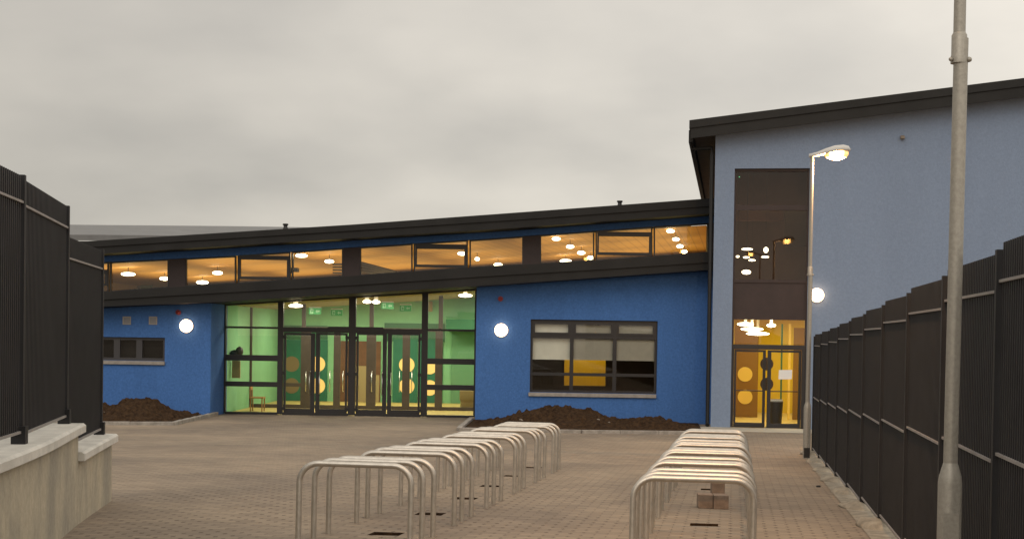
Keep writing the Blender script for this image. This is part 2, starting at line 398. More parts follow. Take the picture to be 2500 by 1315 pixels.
for u0, ds in HOLE_D.items():
    for k, d in enumerate(ds):
        a, b, c, e2 = u0 + .02 - .15, u0 + .02 + .15, d - .13, d + .13
        top = [uv_pt(a, c), uv_pt(b, c), uv_pt(b, e2), uv_pt(a, e2)]
        bot = [p - Vector((0, 0, .09)) for p in top]
        m_ = MB(); m_.add(top + bot, [(0, 1, 5, 4), (1, 2, 6, 5), (2, 3, 7, 6), (3, 0, 4, 7), (4, 5, 6, 7)])
        o = m_.build('paving_pit', M['soil'], base=bot[0])
        order = ['nearest', 'second nearest', 'third nearest', 'fourth', 'fifth', 'farthest'] if u0 == ROWL else ['hidden nearest', 'nearest', 'farther']
        tag(o, f'{order[k]} square pit left open in the paving under the {names[u0]} row of hoops', 'paving pit', 'open pits in the paving')
# apron in front of the gable doors
G = Frame(*at_depth(1734.5, 1048, 37.8).xy, 9.2)
B = Frame(0, 39.62, 1.5)
def sheet(name, pts, m, lift, kind='structure'):
    q = MB(); P = [ground_px(*p) for p in pts]
    q.add([v + Vector((0, 0, lift)) for v in P] + [v - Vector((0, 0, .02)) for v in P], [(3, 2, 1, 0), (0, 1, 5, 4), (1, 2, 6, 5), (2, 3, 7, 6), (3, 0, 4, 7)])
    return tag(q.build(name, m), kind=kind)
ap = [G.w(-1.6, 0, 0), G.w(2.75, 0, 0), G.w(2.75, -2.3, 0), G.w(-1.6, -2.3, 0)]
q = MB(); zz_ = [gz_(p.x, p.y) + .006 for p in ap]
q.add([(p.x, p.y, z) for p, z in zip(ap, zz_)], [(0, 1, 2, 3)]); tag(q.build('door_apron', M['apron']), kind='structure')
# concrete strip along the right fence foot
q = MB(); L_ = [3.5, 8, 12, 16, 20, 23.5, 25, 26.5, 27.5, 28.3]
for a, b in zip(L_, L_[1:]):
    P = [uv_pt(1.38, a), uv_pt(1.80, a), uv_pt(1.80, b), uv_pt(1.38, b)]
    q.add([p + Vector((0, 0, .008)) for p in P], [(0, 1, 2, 3)])
tag(q.build('fence_strip_path', M['footing']), kind='structure')

# ================================================================== LEFT LOW WALL AND FENCE
FL = [Vector((-3.18, 5.2)), Vector((-3.30, 6.0)), Vector((-3.58, 8.33)), Vector((-3.88, 10.66)), Vector((-4.30, 13.0)), Vector((-4.65, 15.26))]
def off(poly, d):
    out = []
    for i, p in enumerate(poly):
        t = (poly[min(i + 1, len(poly) - 1)] - poly[max(i - 1, 0)]).normalized()
        out.append(p + Vector((t.y, -t.x)) * d)
    return out
def dens(poly, n=6):
    # smooth bowed line through the post positions
    out = []
    for i in range(len(poly) - 1):
        p0, p1, p2, p3 = poly[max(i - 1, 0)], poly[i], poly[i + 1], poly[min(i + 2, len(poly) - 1)]
        for k in range(n):
            t = k / n
            out.append(.5 * ((2 * p1) + (p2 - p0) * t + (2 * p0 - 5 * p1 + 4 * p2 - p3) * t * t + (3 * p1 - p0 - 3 * p2 + p3) * t ** 3))
    out.append(poly[-1]); return out
line = dens([Vector((-2.95, 2.5))] + FL[1:])
def cut(y0, y1): return [p for p in line if y0 - 1e-6 <= p.y <= y1 + 1e-6]
root = thing('low_wall', (FL[2].x, FL[2].y, gz_(-3.6, 8.3)), 'low beige rendered wall with pale stepped coping on the left', 'wall')
def strip(seg, o0, o1, z0, z1):
    mb_ = MB(); a = off(seg, o0); b = off(seg, o1)
    for i in range(len(seg) - 1):
        P = [a[i], a[i + 1], b[i + 1], b[i]]
        mb_.col([tuple(p) for p in P], z0, z1)
    return mb_
stepy = 13.1
up = cut(2.0, stepy) ; lo = [up[-1]] + [p for p in line if p.y > stepy + .1] + [line[-1] + (line[-1] - line[-2]).normalized() * .06]
strip(up, .13, -.22, lambda x, y: gz_(x, y) - .3, .60).build('wall_body', M['render'], root)
strip(lo, .13, -.22, lambda x, y: gz_(x, y) - .3, .325).build('wall_body', M['render'], root)
def coping(seg, z, endo):
    d = (seg[-1] - seg[-2]).normalized()
    seg = seg[:-1] + [seg[-1] + d * endo]
    cp = MB(); n_ = len(seg)
    prof = [(.19, z - .085), (.19, z - .02), (.165, z), (-.25, z), (-.27, z - .02), (-.27, z - .085)]
    rings = [off(seg, o_) for o_, _ in prof]
    vs = [(rings[k][i].x, rings[k][i].y, prof[k][1]) for i in range(n_) for k in range(6)]
    fs = [(i * 6 + k, i * 6 + (k + 1) % 6, (i + 1) * 6 + (k + 1) % 6, (i + 1) * 6 + k) for i in range(n_ - 1) for k in range(6)]
    cp.add(vs, fs + [tuple(range(6)), tuple(range((n_ - 1) * 6, n_ * 6))])
    return cp.build('coping', M['coping'], root)
coping(up, .685, .09); coping(lo, .41, .07)
# fence on it
def pales(mb_, p0, p1, z0, z1, step, half=.0125, inset=.06):
    d = (p1 - p0); Ln = d.length; d = d / Ln; nn = Vector((-d.y, d.x)); k = int((Ln - 2 * inset) / step)
    for i in range(k + 1):
        c = p0 + d * (inset + (Ln - 2 * inset) * i / k)
        P = [c - d * half - nn * half, c + d * half - nn * half, c + d * half + nn * half, c - d * half + nn * half]
        mb_.col([tuple(x) for x in P], z0, z1)
def barbox(mb_, p0, p1, z0, z1, h):
    d = (p1 - p0).normalized(); nn = Vector((-d.y, d.x)) * h
    mb_.col([tuple(p0 - nn), tuple(p1 - nn), tuple(p1 + nn), tuple(p0 + nn)], z0, z1)
fr = thing('railing_fence', (FL[3].x, FL[3].y, .685), 'tall black upright bar fence standing on the beige low wall', 'fence')
post_top = [2.84, 2.82, 2.80, 2.775, 2.50]; post_foot = [.685, .685, .685, .685, .41]
pan = [2.80, 2.79, 2.77, 2.483]
for i, p in enumerate(FL[1:]):
    m_ = MB(); d = (FL[min(i + 2, 5)] - FL[i]).normalized(); nn = Vector((-d.y, d.x))
    h = .03
    m_.col([tuple(p - d * h - nn * h), tuple(p + d * h - nn * h), tuple(p + d * h + nn * h), tuple(p - d * h + nn * h)], post_foot[i] + .004, post_top[i])
    h2 = .055
    m_.col([tuple(p - d * h2 - nn * h2), tuple(p + d * h2 - nn * h2), tuple(p + d * h2 + nn * h2), tuple(p - d * h2 + nn * h2)], post_foot[i] + .001, post_foot[i] + .14)
    m_.build('post', M['fence'], fr)
for i in range(4):
    a, b = FL[1 + i], FL[2 + i]; d = (b - a).normalized(); a2, b2 = a + d * .035, b - d * .035
    m_ = MB(); pales(m_, a2, b2, pan[i] - 2.0, pan[i], .062); o = m_.build('panel', M['fence'], fr)
    m_ = MB(); barbox(m_, a2, b2, pan[i] - .215, pan[i] - .197, .026); m_.build('rail', M['rail'], o)
    m_ = MB(); barbox(m_, a2, b2, pan[i] - 2.02, pan[i] - 2.0, .026); m_.build('rail', M['rail'], o)

# ================================================================== RIGHT FENCE
FD = [3.92 + 2.13 * k for k in range(12)]
p0 = uv_pt(1.6, FD[2])
fr = thing('railing_fence', p0, 'long black upright bar fence stepping down the right side to the door', 'fence')
for k, d in enumerate(FD):
    p = uv_pt(1.6, d); P2 = Vector((p.x, p.y)); a = Vector((AX.x, AX.y)); nn = Vector((-a.y, a.x)); h = .03
    m_ = MB(); m_.col([tuple(P2 - a * h - nn * h * 1.3), tuple(P2 + a * h - nn * h * 1.3), tuple(P2 + a * h + nn * h * 1.3), tuple(P2 - a * h + nn * h * 1.3)], p.z - .05, p.z + 2.40)
    o = m_.build('post', M['fence'], fr)
    f = MB(); r0 = random.Random(k)
    c = P2 - nn * .0
    f.ell((c.x - .06, c.y, p.z + .0), .17 + r0.random() * .05, .30 + r0.random() * .1, .07 + r0.random() * .04, 12, 5, 0, 1)
    for vi, v in enumerate(f.v): f.v[vi] = tuple(Vector(v) + noise.noise_vector(Vector(v) * 6) * .035)
    f.build('footing', M['footing'], fr)
for k in range(len(FD) - 1):
    a3, b3 = uv_pt(1.6, FD[k]), uv_pt(1.6, FD[k + 1]); a, b = Vector((a3.x, a3.y)), Vector((b3.x, b3.y)); d = (b - a).normalized()
    a2, b2 = a + d * .035, b - d * .035; zt = b3.z + 2.44; zb = b3.z + .13
    m_ = MB(); pales(m_, a2, b2, zb - .02, zt, .062); o = m_.build('panel', M['fence'], fr)
    for z in (zt - .24, b3.z + 1.16, zb):
        m_ = MB(); barbox(m_, a2, b2, z, z + .018, .026); m_.build('rail', M['rail'], o)

# ================================================================== BICYCLE HOOPS
def hoop_mesh():
    w_, h_, r_ = .5, .728, .17; pts = [(-w_, 0, -.05), (-w_, 0, h_ - r_)]
    for k in range(1, 9):
        a = math.pi / 2 * k / 8; pts.append((-w_ + r_ - r_ * math.cos(a), 0, h_ - r_ + r_ * math.sin(a)))
    for k in range(0, 9):
        a = math.pi / 2 * k / 8; pts.append((w_ - r_ + r_ * math.sin(a), 0, h_ - r_ + r_ * math.cos(a)))
    pts.append((w_, 0, -.05))
    m_ = MB(); m_.tube(pts, .0265, 16)
    return m_
hoop0 = None
TRIO = ['nearest', 'second', 'third', 'fourth', 'fifth', 'farthest']; POS = ['front', 'middle', 'rear']
for row, u0, D0 in (('left', ROWL, 11.93), ('right', ROWR, 11.22)):
    for t in range(6):
        for k in range(3):
            D = D0 + 1.8425 * t + .44 * k
            p = uv_pt(u0, D)
            if hoop0 is None: hoop0 = o = hoop_mesh().build('bike_hoop', M['hoop'])
            else: o = hoop0.copy(); C.collection.objects.link(o)
            rr_ = random.Random(hash((row, t, k)) % 999)
            o.location = p + Vector((rr_.uniform(-.012, .012), 0, rr_.uniform(-.008, .008)))
            o.rotation_euler = (rr_.uniform(-.008, .008), .0105, R(-3.5) + rr_.uniform(-.012, .012))
            tag(o, f'steel bicycle hoop, {POS[k]} one of the {TRIO[t]} trio in the {row} row', 'bike hoop', f'hoops in the {row} row')
# loose kerb blocks under the right row
def block(px, py, w_, d_, h_, rz, label):
    p = ground_px(px, py); m_ = MB(); f = Frame(p.x, p.y, rz); m_.box(f, -w_ / 2, w_ / 2, 0, d_, p.z, p.z + h_)
    o = m_.build('paving_block', M['block'], bevel=.008, base=p); tag(o, label, 'concrete block', 'loose blocks under the right row')
M['block'] = mat('brown_block', (.23, .165, .12), .9, var=.25, vscale=12, bump=.2)
block(1722.5, 1240, .178, .22, .165, 3, 'left of two brown blocks side by side under the right row of hoops')
block(1760.5, 1242, .178, .22, .165, 4, 'right of two brown blocks side by side under the right row of hoops')
block(1754, 1207, .17, .22, .16, 2, 'lone brown block behind the two side by side blocks')
p = ground_px(1998, 1188); m_ = MB(); m_.ell(p + Vector((0, 0, .012)), .035, .03, .02, 8, 5)
tag(m_.build('stone_chip', M['black'], base=p), 'small dark stone lying alone on the paving near the right fence', 'stone')

# ================================================================== STREET LAMPS
def lens_mat(c):
    m = mat('lit_lens', (1, .8, .5), .4, emit=(1, .50, .12), estr=3); t = m.node_tree; b = t.nodes['Principled BSDF']
    g = t.nodes.new('ShaderNodeNewGeometry'); d = t.nodes.new('ShaderNodeVectorMath'); d.operation = 'DISTANCE'
    t.links.new(g.outputs['Position'], d.inputs[0]); d.inputs[1].default_value = tuple(c)
    r = t.nodes.new('ShaderNodeMapRange'); t.links.new(d.outputs['Value'], r.inputs[0]); r.inputs[1].default_value, r.inputs[2].default_value = .09, .17
    r.inputs[3].default_value, r.inputs[4].default_value = 110.0, 1.0; t.links.new(r.outputs[0], b.inputs['Emission Strength'])
    return m
def street_lamp(p, label, top, head_dir, lit_power, near):
    r_ = thing('street_lamp', p, label, 'street lamp', 'lamps along the right fence')
    z = p.z
    m_ = MB(); m_.tube([p + Vector((0, 0, -.05)), p + Vector((0, 0, .98)), p + Vector((0, 0, 1.02)), p + Vector((0, 0, 1.10))], [.071, .071, .066, .043], 20)
    o = m_.build('base_compartment', M['galv'], r_)
    tilt = Vector((.004, 0, 0))
    m_ = MB(); m_.tube([p + Vector((0, 0, 1.09)), p + Vector((0, 0, 3.68)) + tilt * 3], .0425 if near else .042, 20); m_.build('shaft', M['galv'], r_)
    m_ = MB(); m_.tube([p + Vector((0, 0, 3.53)), p + Vector((0, 0, 3.57)), p + Vector((0, 0, 3.58)), p + Vector((0, 0, 3.70)), p + Vector((0, 0, 3.715))], [.049, .049, .0455, .0455, .037], 20)
    m_.ell(p + Vector((.055, -.02, 3.55)), .018, .018, .018, 8, 5); m_.ell(p + Vector((-.055, -.02, 3.55)), .014, .014, .014, 8, 5)
    m_.build('collar', M['galv'], r_)
    m_ = MB(); m_.tube([p + Vector((0, 0, 3.69)), p + Vector((0, 0, top))], [.036, .033], 18); m_.build('upper_shaft', M['galv'], r_)
    if not near:
        d = MB(); f = Frame(p.x, p.y, 9.2); d.box(f, -.055, .055, -.0755, -.06, z + .03, z + .22); d.build('cable_door', M['black'], r_)
    else:
        d = MB(); f = Frame(p.x, p.y, 9.2); d.box(f, -.045, .045, -.0745, -.06, z + .30, z + .80); d.build('cable_door', M['galv'], r_)
    # head: tapering hood with a bowl lens
    h = Vector((math.cos(head_dir), math.sin(head_dir), 0)); sd = Vector((-h.y, h.x, 0)); u = Vector((0, 0, 1))
    st = [(-.06, .045, .05, -.02, .0), (.10, .055, .06, -.03, .02), (.25, .09, .085, -.02, .05), (.42, .125, .105, -.01, .075), (.58, .12, .10, -.005, .085), (.68, .085, .075, -.005, .08), (.715, .03, .03, 0, .07)]
    m_ = MB(); vs = []; fs = []; n_ = 14
    for (l, hw, hh, dn, cz) in st:
        for k in range(n_):
            a = 2 * math.pi * k / n_; y = math.cos(a) * hw; zz2 = math.sin(a); zz2 = zz2 * hh * (1 if zz2 > 0 else .45)
            vs.append(p + u * (top + .0 + cz) + h * l + sd * y + u * (zz2 + l * .06))
    for i in range(len(st) - 1):
        for k in range(n_): fs.append((i * n_ + k, i * n_ + (k + 1) % n_, (i + 1) * n_ + (k + 1) % n_, (i + 1) * n_ + k))
    fs += [tuple(range(n_)), tuple(range((len(st) - 1) * n_, len(st) * n_))]
    m_.add(vs, fs, True); hd = m_.build('lamp_head', M['lamphead'], r_)
    c = p + u * (top + .055) + h * .45
    m_ = MB(); m_.ell(c, .235, .11, .135, 18, 10, -1, .35, rot=head_dir); m_.build('lens', lens_mat(c), hd)
    pl = bpy.data.lights.new('lamp_light', 'SPOT' if near else 'POINT'); pl.energy = lit_power; pl.color = (1, .56, .26); pl.shadow_soft_size = .0 if not near else .03
    po = bpy.data.objects.new('lamp_light', pl); po.location = c - u * .26; C.collection.objects.link(po)
    if near:                                # road lantern: throws its light along the path
        pl.spot_size = R(88); pl.spot_blend = 1.0
        po.rotation_euler = (Vector((3.3, 15.5, -.4)) - po.location).to_track_quat('-Z', 'Y').to_euler()
near_p = Vector(at_depth(2319, 1200, 8.25)); near_p.z = gz_(near_p.x, near_p.y)
street_lamp(near_p, 'nearer tall grey galvanised lamp post standing by the right fence', 6.0, R(175), 900, True)
far_p = Vector(at_depth(1969, 1115, 26.1)); far_p.z = gz_(far_p.x, far_p.y)
street_lamp(far_p, 'farther street lamp with glowing orange head in front of the tall window', 5.83, R(-8), 380, False)

# ================================================================== BLUE WING
WQ, GQ, CQ, LFQ, UFQ = 0.0, 1.65, 1.25, -.9, .25      # wall, entrance glazing, clerestory, lower fascia, upper fascia
ob = B.w(-1.0, 0, gz_(-1, 39.6))
wing = thing('school_building', ob, 'long blue rendered school wing with glazed entrance and clerestory band', 'building')
cl_bot = lerp_line([(-100, 735), (255, 712), (453, 698.5), (580, 691), (880, 672), (1142, 653.5), (1450, 636), (1735, 616)])
cl_top = lerp_line([(-100, 661), (262, 640), (412, 633), (576, 625), (837, 606), (1142, 586.5), (1280, 577), (1595, 553.5), (1735, 545)])
lf_seam = lerp_line([(-100, 751), (255, 731), (860, 696), (1240, 671), (1460, 658), (1735, 640)])
lf_bot = lerp_line([(-100, 768), (255, 748), (542, 736), (1160, 698), (1240, 693), (1735, 658)])
uf_top = lerp_line([(-100, 607), (240, 587), (860, 548), (1240, 520.3), (1735, 484)])
uf_seam = lerp_line([(-100, 622), (240, 602), (860, 563), (1240, 538), (1735, 503)])
uf_bot = lerp_line([(-100, 640), (240, 620), (860, 581.5), (1240, 557.8), (1735, 521)])
XS = [-100, 60, 255, 400, 542, 700, 860, 1000, 1160, 1240, 1350, 1460, 1600, 1753]
def zline(F, fn, q, xs=XS):
    pts = [F.px(x, fn(x), q) for x in xs]
    return lerp_line([(a, z) for a, z in pts])
def band(name, fa, fb, q0, q1, m, xs=XS, parent=wing):     # band between two image lines fa (top) and fb (bottom)
    m_ = MB()
    for a, b in zip(xs, xs[1:]):
        A, Bq, D_, E = B.px(a, fa(a), q0), B.px(b, fa(b), q0), B.px(b, fb(b), q0), B.px(a, fb(a), q0)
        s0, s1 = A[0], Bq[0]
        m_.prism(B, [(s0, E[1]), (s1, D_[1]), (s1, Bq[1]), (s0, A[1])], q0, q1)
    return m_.build(name, m, parent)
# lower roof: fascia board pair and deck; soffit under
band('roof_fascia', cl_bot, lf_seam, LFQ, CQ - .01, M['fascia'])
band('roof_fascia', lambda x: lf_seam(x) + .3, lf_bot, LFQ + .05, CQ - .02, M['fascia'])
band('roof_fascia', uf_top, uf_seam, UFQ, 18, M['fascia'])
band('roof_fascia', lambda x: uf_seam(x) + .3, uf_bot, UFQ + .05, CQ + .6, M['fascia'])
zl_soff = zline(B, lf_bot, LFQ)
# walls
gl = lambda s_, q_=0: gz_(B.w(s_, q_, 0).x, B.w(s_, q_, 0).y)
sLW = B.px(514, 900, WQ)[0]; sRW = B.px(1161, 900, WQ)[0]; sEND = B.px(1749, 900, WQ)[0]
sL0 = -22.0
top_w = lambda s_: zl_soff(s_) - .002
def rectpx(x0, x1, y0, y1, q_):
    a = B.px(x0, y1, q_); b = B.px(x1, y1, q_); c = B.px((x0 + x1) / 2, y0, q_)
    return [a[0], b[0], (a[1] + b[1]) / 2, c[1]]
hL = rectpx(150, 402, 822, 879, WQ); hR = rectpx(1293, 1603, 781, 959, WQ)
m_ = MB(); wall_holes(m_, B, sL0, sLW, -1.3, top_w, [hL], WQ, WQ + .35); wl1 = m_.build('wall', M['blue'], wing)
m_ = MB(); wall_holes(m_, B, sRW, sEND, -1.3, top_w, [hR], WQ, WQ + .35); wl2 = m_.build('wall', M['blue'], wing)
# returns of the recessed entrance
m_ = MB(); m_.prism(B, [(sLW - .3, -1.3), (sLW - .003, -1.3), (sLW - .003, top_w(sLW)), (sLW - .3, top_w(sLW))], WQ + .352, GQ + .4); m_.build('wall', M['blue'], wing)
m_ = MB(); m_.prism(B, [(sRW + .003, -1.3), (sRW + .3, -1.3), (sRW + .3, top_w(sRW)), (sRW + .003, top_w(sRW))], WQ + .352, GQ + .4); m_.build('wall', M['blue'], wing)
# blue band over the clerestory
band('wall', lambda x: uf_bot(x) - 14, lambda x: cl_top(x) - 1.2, CQ, CQ + .25, M['blue'])
# windows
def inset(p, a, b=None):
    b = a if b is None else b
    return [(p[0][0] + a, p[0][1] + b), (p[1][0] - a, p[1][1] + b), (p[2][0] - a, p[2][1] - b), (p[3][0] + a, p[3][1] - b)]
def rect(s0, s1, z0, z1): return [(s0, z0), (s1, z0), (s1, z1), (s0, z1)]
def pane(F, pts, q_, parent, m=None):
    m_ = MB(); m_.quad(F, pts, q_); return m_.build('pane', m or M['glass'], parent)
# big office window
def win_main():
    q_ = WQ + .10; s0, s1, z0, z1 = hR
    m_ = MB(); m_.ring(B, rect(s0, s1, z0, z1), inset(rect(s0, s1, z0, z1), .07), q_, q_ + .09)
    sc = [B.px(x, 870, q_)[0] for x in (1395.5, 1500.5)]
    zt = B.px(1450, 822, q_)[1]; zm = B.px(1450, 914, q_)[1]
    for s_ in sc: m_.box(B, s_ - .055, s_ + .055, q_ + .002, q_ + .088, z0 + .07, z1 - .07)
    cells = [s0 + .07, sc[0] - .055, sc[0] + .055, sc[1] - .055, sc[1] + .055, s1 - .07]
    for i in (0, 2, 4):
        m_.box(B, cells[i], cells[i + 1], q_ + .004, q_ + .086, zt - .055, zt + .055)
        m_.box(B, cells[i], cells[i + 1], q_ + .004, q_ + .086, zm - .045, zm + .045)
    o = m_.build('window', M['frame'], wing)
    for i in (0, 2, 4):
        # opening lights at the top
        r_ = rect(cells[i], cells[i + 1], zt + .055, z1 - .07)
        m2_ = MB(); m2_.ring(B, r_, inset(r_, .06), q_ - .02, q_ + .05); m2_.build('opening_sash', M['frame'], o)
        pane(B, r_, q_ + .02, o); pane(B, rect(cells[i], cells[i + 1], zm + .045, zt - .055), q_ + .03, o); pane(B, rect(cells[i], cells[i + 1], z0 + .07, zm - .045), q_ + .03, o)
    m_ = MB(); s_a, z_a = B.px(1290, 966, WQ - .06); s_b, _ = B.px(1602, 970, WQ - .06)
    m_.box(B, s_a, s_b, WQ - .07, q_ - .002, z0 - .115, z0 - .005); m_.build('sill', M['sill'], o, bevel=.008)
    # roller blinds behind the glass
    zb = B.px(1450, 877, q_ + .16)[1]
    for i, w_ in zip((0, 2, 4), ('left', 'middle', 'right')):
        m2_ = MB(); m2_.box(B, cells[i] - .03, cells[i + 1] + .03, q_ + .15, q_ + .155, zb + (i - 2) * .0, z1 - .05)
        m2_.box(B, cells[i] - .03, cells[i + 1] + .03, q_ + .143, q_ + .165, zb - .02, zb + .0)
        b_ = m2_.build('roller_blind', M['blind'], base=B.w(cells[i], q_ + .15, zb))
        tag(b_, f'white roller blind half drawn in the {w_} third of the wide office window', 'blind', 'blinds in the office window')
win_main()
def win_left():
    q_ = WQ + .10; s0, s1, z0, z1 = hL
    m_ = MB(); m_.ring(B, rect(s0, s1, z0, z1), inset(rect(s0, s1, z0, z1), .08), q_, q_ + .09)
    sc = [B.px(x, 850, q_)[0] for x in (230, 285, 340)]
    for s_ in sc: m_.box(B, s_ - .09, s_ + .09, q_ + .002, q_ + .088, z0 + .08, z1 - .08)
    o = m_.build('window', M['frame_grey'], wing)
    ed = [s0 + .08] + [v for s_ in sc for v in (s_ - .09, s_ + .09)] + [s1 - .08]
    for a, b in zip(ed[::2], ed[1::2]): pane(B, rect(a, b, z0 + .08, z1 - .08), q_ + .04, o)
    m_ = MB(); m_.box(B, s0 - .05, s1 + .01, WQ - .07, q_ - .002, z0 - .115, z0 - .005); m_.build('sill', M['sill'], o, bevel=.008)
    m_ = MB(); m_.box(B, s0 - .1, s1 + .1, WQ + .36, WQ + .40, z0 - .2, z1 + .2); m_.build('interior_wall', M['dark'], wing)
M['frame_grey'] = mat('grey_frame', (.045, .042, .045), .5)
M['dark'] = mat('unlit_store', (.012, .009, .008), .9)
win_left()
# clerestory windows
GROUPS = [[(60, 130, 0), (134, 265, 1), (268, 412, 0)], [(452, 576, 0), (580, 709, 1), (712, 838, 0)], [(878, 1007, 0), (1010, 1142, 1), (1146, 1278, 0)], [(1318, 1451, 0), (1454, 1593, 1), (1596, 1730, 0)]]
SASH = {134: (657, 668, 691, 697), 580: (624, 634, 675, 682), 1010: (596, 608, 646, 652.5), 1454: (566, 577, 616, 623)}
for g in GROUPS:
    for (x0, x1, op) in g:
        q_ = CQ + .05
        P = [B.px(x0, cl_bot(x0) + 4, q_), B.px(x1, cl_bot(x1) + 4, q_), B.px(x1, cl_top(x1) - .5, q_), B.px(x0, cl_top(x0) - .5, q_)]
        fw = .042
        I = [(P[0][0] + fw, P[0][1] + fw + .03), (P[1][0] - fw, P[1][1] + fw + .03), (P[2][0] - fw, P[2][1] - fw), (P[3][0] + fw, P[3][1] - fw)]
        m_ = MB(); m_.ring(B, P, I, q_, q_ + .10); o = m_.build('window', M['frame'], wing)
        pane(B, I, q_ + .06, o)
        if op:
            y0, y1, y2, y3 = SASH[x0]; sa, sb = I[0][0], I[1][0]
            zs = [B.px((x0 + x1) / 2, y, q_)[1] for y in (y0, y1, y2, y3)]
            m_ = MB(); m_.ring(B, rect(sa, sb, zs[3], zs[0]), [(sa + .05, zs[2]), (sb - .07, zs[2]), (sb - .07, zs[1]), (sa + .05, zs[1])], q_ - .015, q_ + .05)
            m_.build('opening_sash', M['frame'], o)
for x0, x1 in ((412, 452), (838, 878), (1278, 1318), (1731, 1756)):
    P = [B.px(x0, cl_bot(x0) + 4, CQ), B.px(x1, cl_bot(x1) + 4, CQ), B.px(x1, cl_top(x1) - .5, CQ), B.px(x0, cl_top(x0) - .5, CQ)]
    m_ = MB(); m_.prism(B, P, CQ + .03, CQ + .2); m_.build('infill_panel', M['infill'], wing)
# entrance glazing ------------------------------------------------
gtop = lerp_line([(500, 744), (545, 742), (1160, 705), (1200, 702)])
zg_top = zline(B, gtop, GQ, [500, 545, 1160, 1200])
sg0 = sLW + .0; sg1 = B.px(1163, 900, GQ)[0]
def X(x, y=900): return B.px(x, y, GQ)[0]
def Z(y, x=850): return B.px(x, y, GQ)[1]
zg0 = Z(1013)
ups = [(541, 550, 0), (677, 690, 1), (850, 867, 1), (1028, 1043, 1), (1157, 1166, 0)]
scr = MB()
for a, b, _ in ups:
    s0, s1 = X(a), X(b); scr.prism(B, [(s0, zg0), (s1, zg0), (s1, zg_top(s1)), (s0, zg_top(s0))], GQ, GQ + .14)
zb_ = Z(1006)
def hbar(a, b, y0, y1, dq=.01):
    s0, s1 = X(a), X(b); scr.box(B, s0, s1, GQ + dq, GQ + .13, Z(y1, (a + b) / 2), Z(y0, (a + b) / 2))
bays = [(550, 677), (690, 850), (867, 1028), (1043, 1157)]
for a, b in bays:
    s0, s1 = X(a), X(b)
    scr.prism(B, [(s0, zg_top(s0) - .055), (s1, zg_top(s1) - .055), (s1, zg_top(s1)), (s0, zg_top(s0))], GQ + .01, GQ + .13)
for a, b, yy in ((550, 677, (1005, 1012)), (690, 850, (1007, 1014)), (867, 1028, (1010, 1017)), (1043, 1157, (1013, 1020))): hbar(a, b, *yy)
hbar(550, 677, 796.5, 801.5); hbar(550, 677, 866, 880); hbar(550, 677, 931, 943)
hbar(1043, 1157, 803, 808); hbar(1043, 1157, 875, 889); hbar(1043, 1157, 939, 952)
hbar(690, 850, 799, 811); hbar(867, 1028, 802, 814)
m_ = scr; screen = m_.build('entrance_screen', M['frame'], wing)
def gpane(a, b, y0, y1, topsl=False):
    s0, s1 = X(a), X(b); z0_, z1_ = Z(y1, (a + b) / 2), (Z(y0, (a + b) / 2) if not topsl else 0)
    pts = rect(s0, s1, z0_, z1_) if not topsl else [(s0, z0_), (s1, z0_), (s1, zg_top(s1) - .055), (s0, zg_top(s0) - .055)]
    pane(B, pts, GQ + .07, screen)
gpane(550, 677, 0, 796.5, True); gpane(550, 677, 801.5, 866); gpane(550, 677, 880, 931); gpane(550, 677, 943, 1005)
gpane(690, 850, 0, 799, True); gpane(867, 1028, 0, 802, True)
gpane(1043, 1157, 0, 803, True); gpane(1043, 1157, 808, 875); gpane(1043, 1157, 889, 939); gpane(1043, 1157, 952, 1013)
# door closer box over the doors
m_ = MB(); s0, s1 = X(800), X(935); m_.box(B, s0, s1, GQ - .05, GQ - .002, Z(809), Z(797)); m_.build('closer_housing', M['frame'], screen)
def leaf(a, b, y1, handle_x, stile_l, stile_r):
    s0, s1 = X(a) + .008, X(b) - .008; z0_, z1_ = Z(y1, (a + b) / 2), Z(812, (a + b) / 2)
    R_ = rect(s0, s1, z0_, z1_)
    I = [(s0 + stile_l, z0_ + .13), (s1 - stile_r, z0_ + .13), (s1 - stile_r, z1_ - .07), (s0 + stile_l, z1_ - .07)]
    m_ = MB(); m_.ring(B, R_, I, GQ + .02, GQ + .085); o = m_.build('door', M['frame'], wing)
    pane(B, I, GQ + .05, o)
    sh = X(handle_x); zt, zb2 = Z(908), Z(962)
    m_ = MB(); m_.tube([B.w(sh, GQ + .02, zt), B.w(sh, GQ - .09, zt), B.w(sh, GQ - .09, zb2), B.w(sh, GQ + .02, zb2)], .015, 8); m_.build('handle', M['steel'], o)
    hx = s0 if stile_l < stile_r else s1
    for y in (824, 912, 999):
        m_ = MB(); m_.box(B, hx - .06, hx + .06, GQ - .03, GQ - .003, Z(y) - .05, Z(y) + .05); m_.build('hinge', M['black'], o)
leaf(692, 768.5, 1007, 757, .06, .125); leaf(769.5, 848, 1008, 781, .125, .06)
leaf(869, 944, 1010, 934, .06, .125); leaf(945, 1026, 1011, 955, .125, .06)

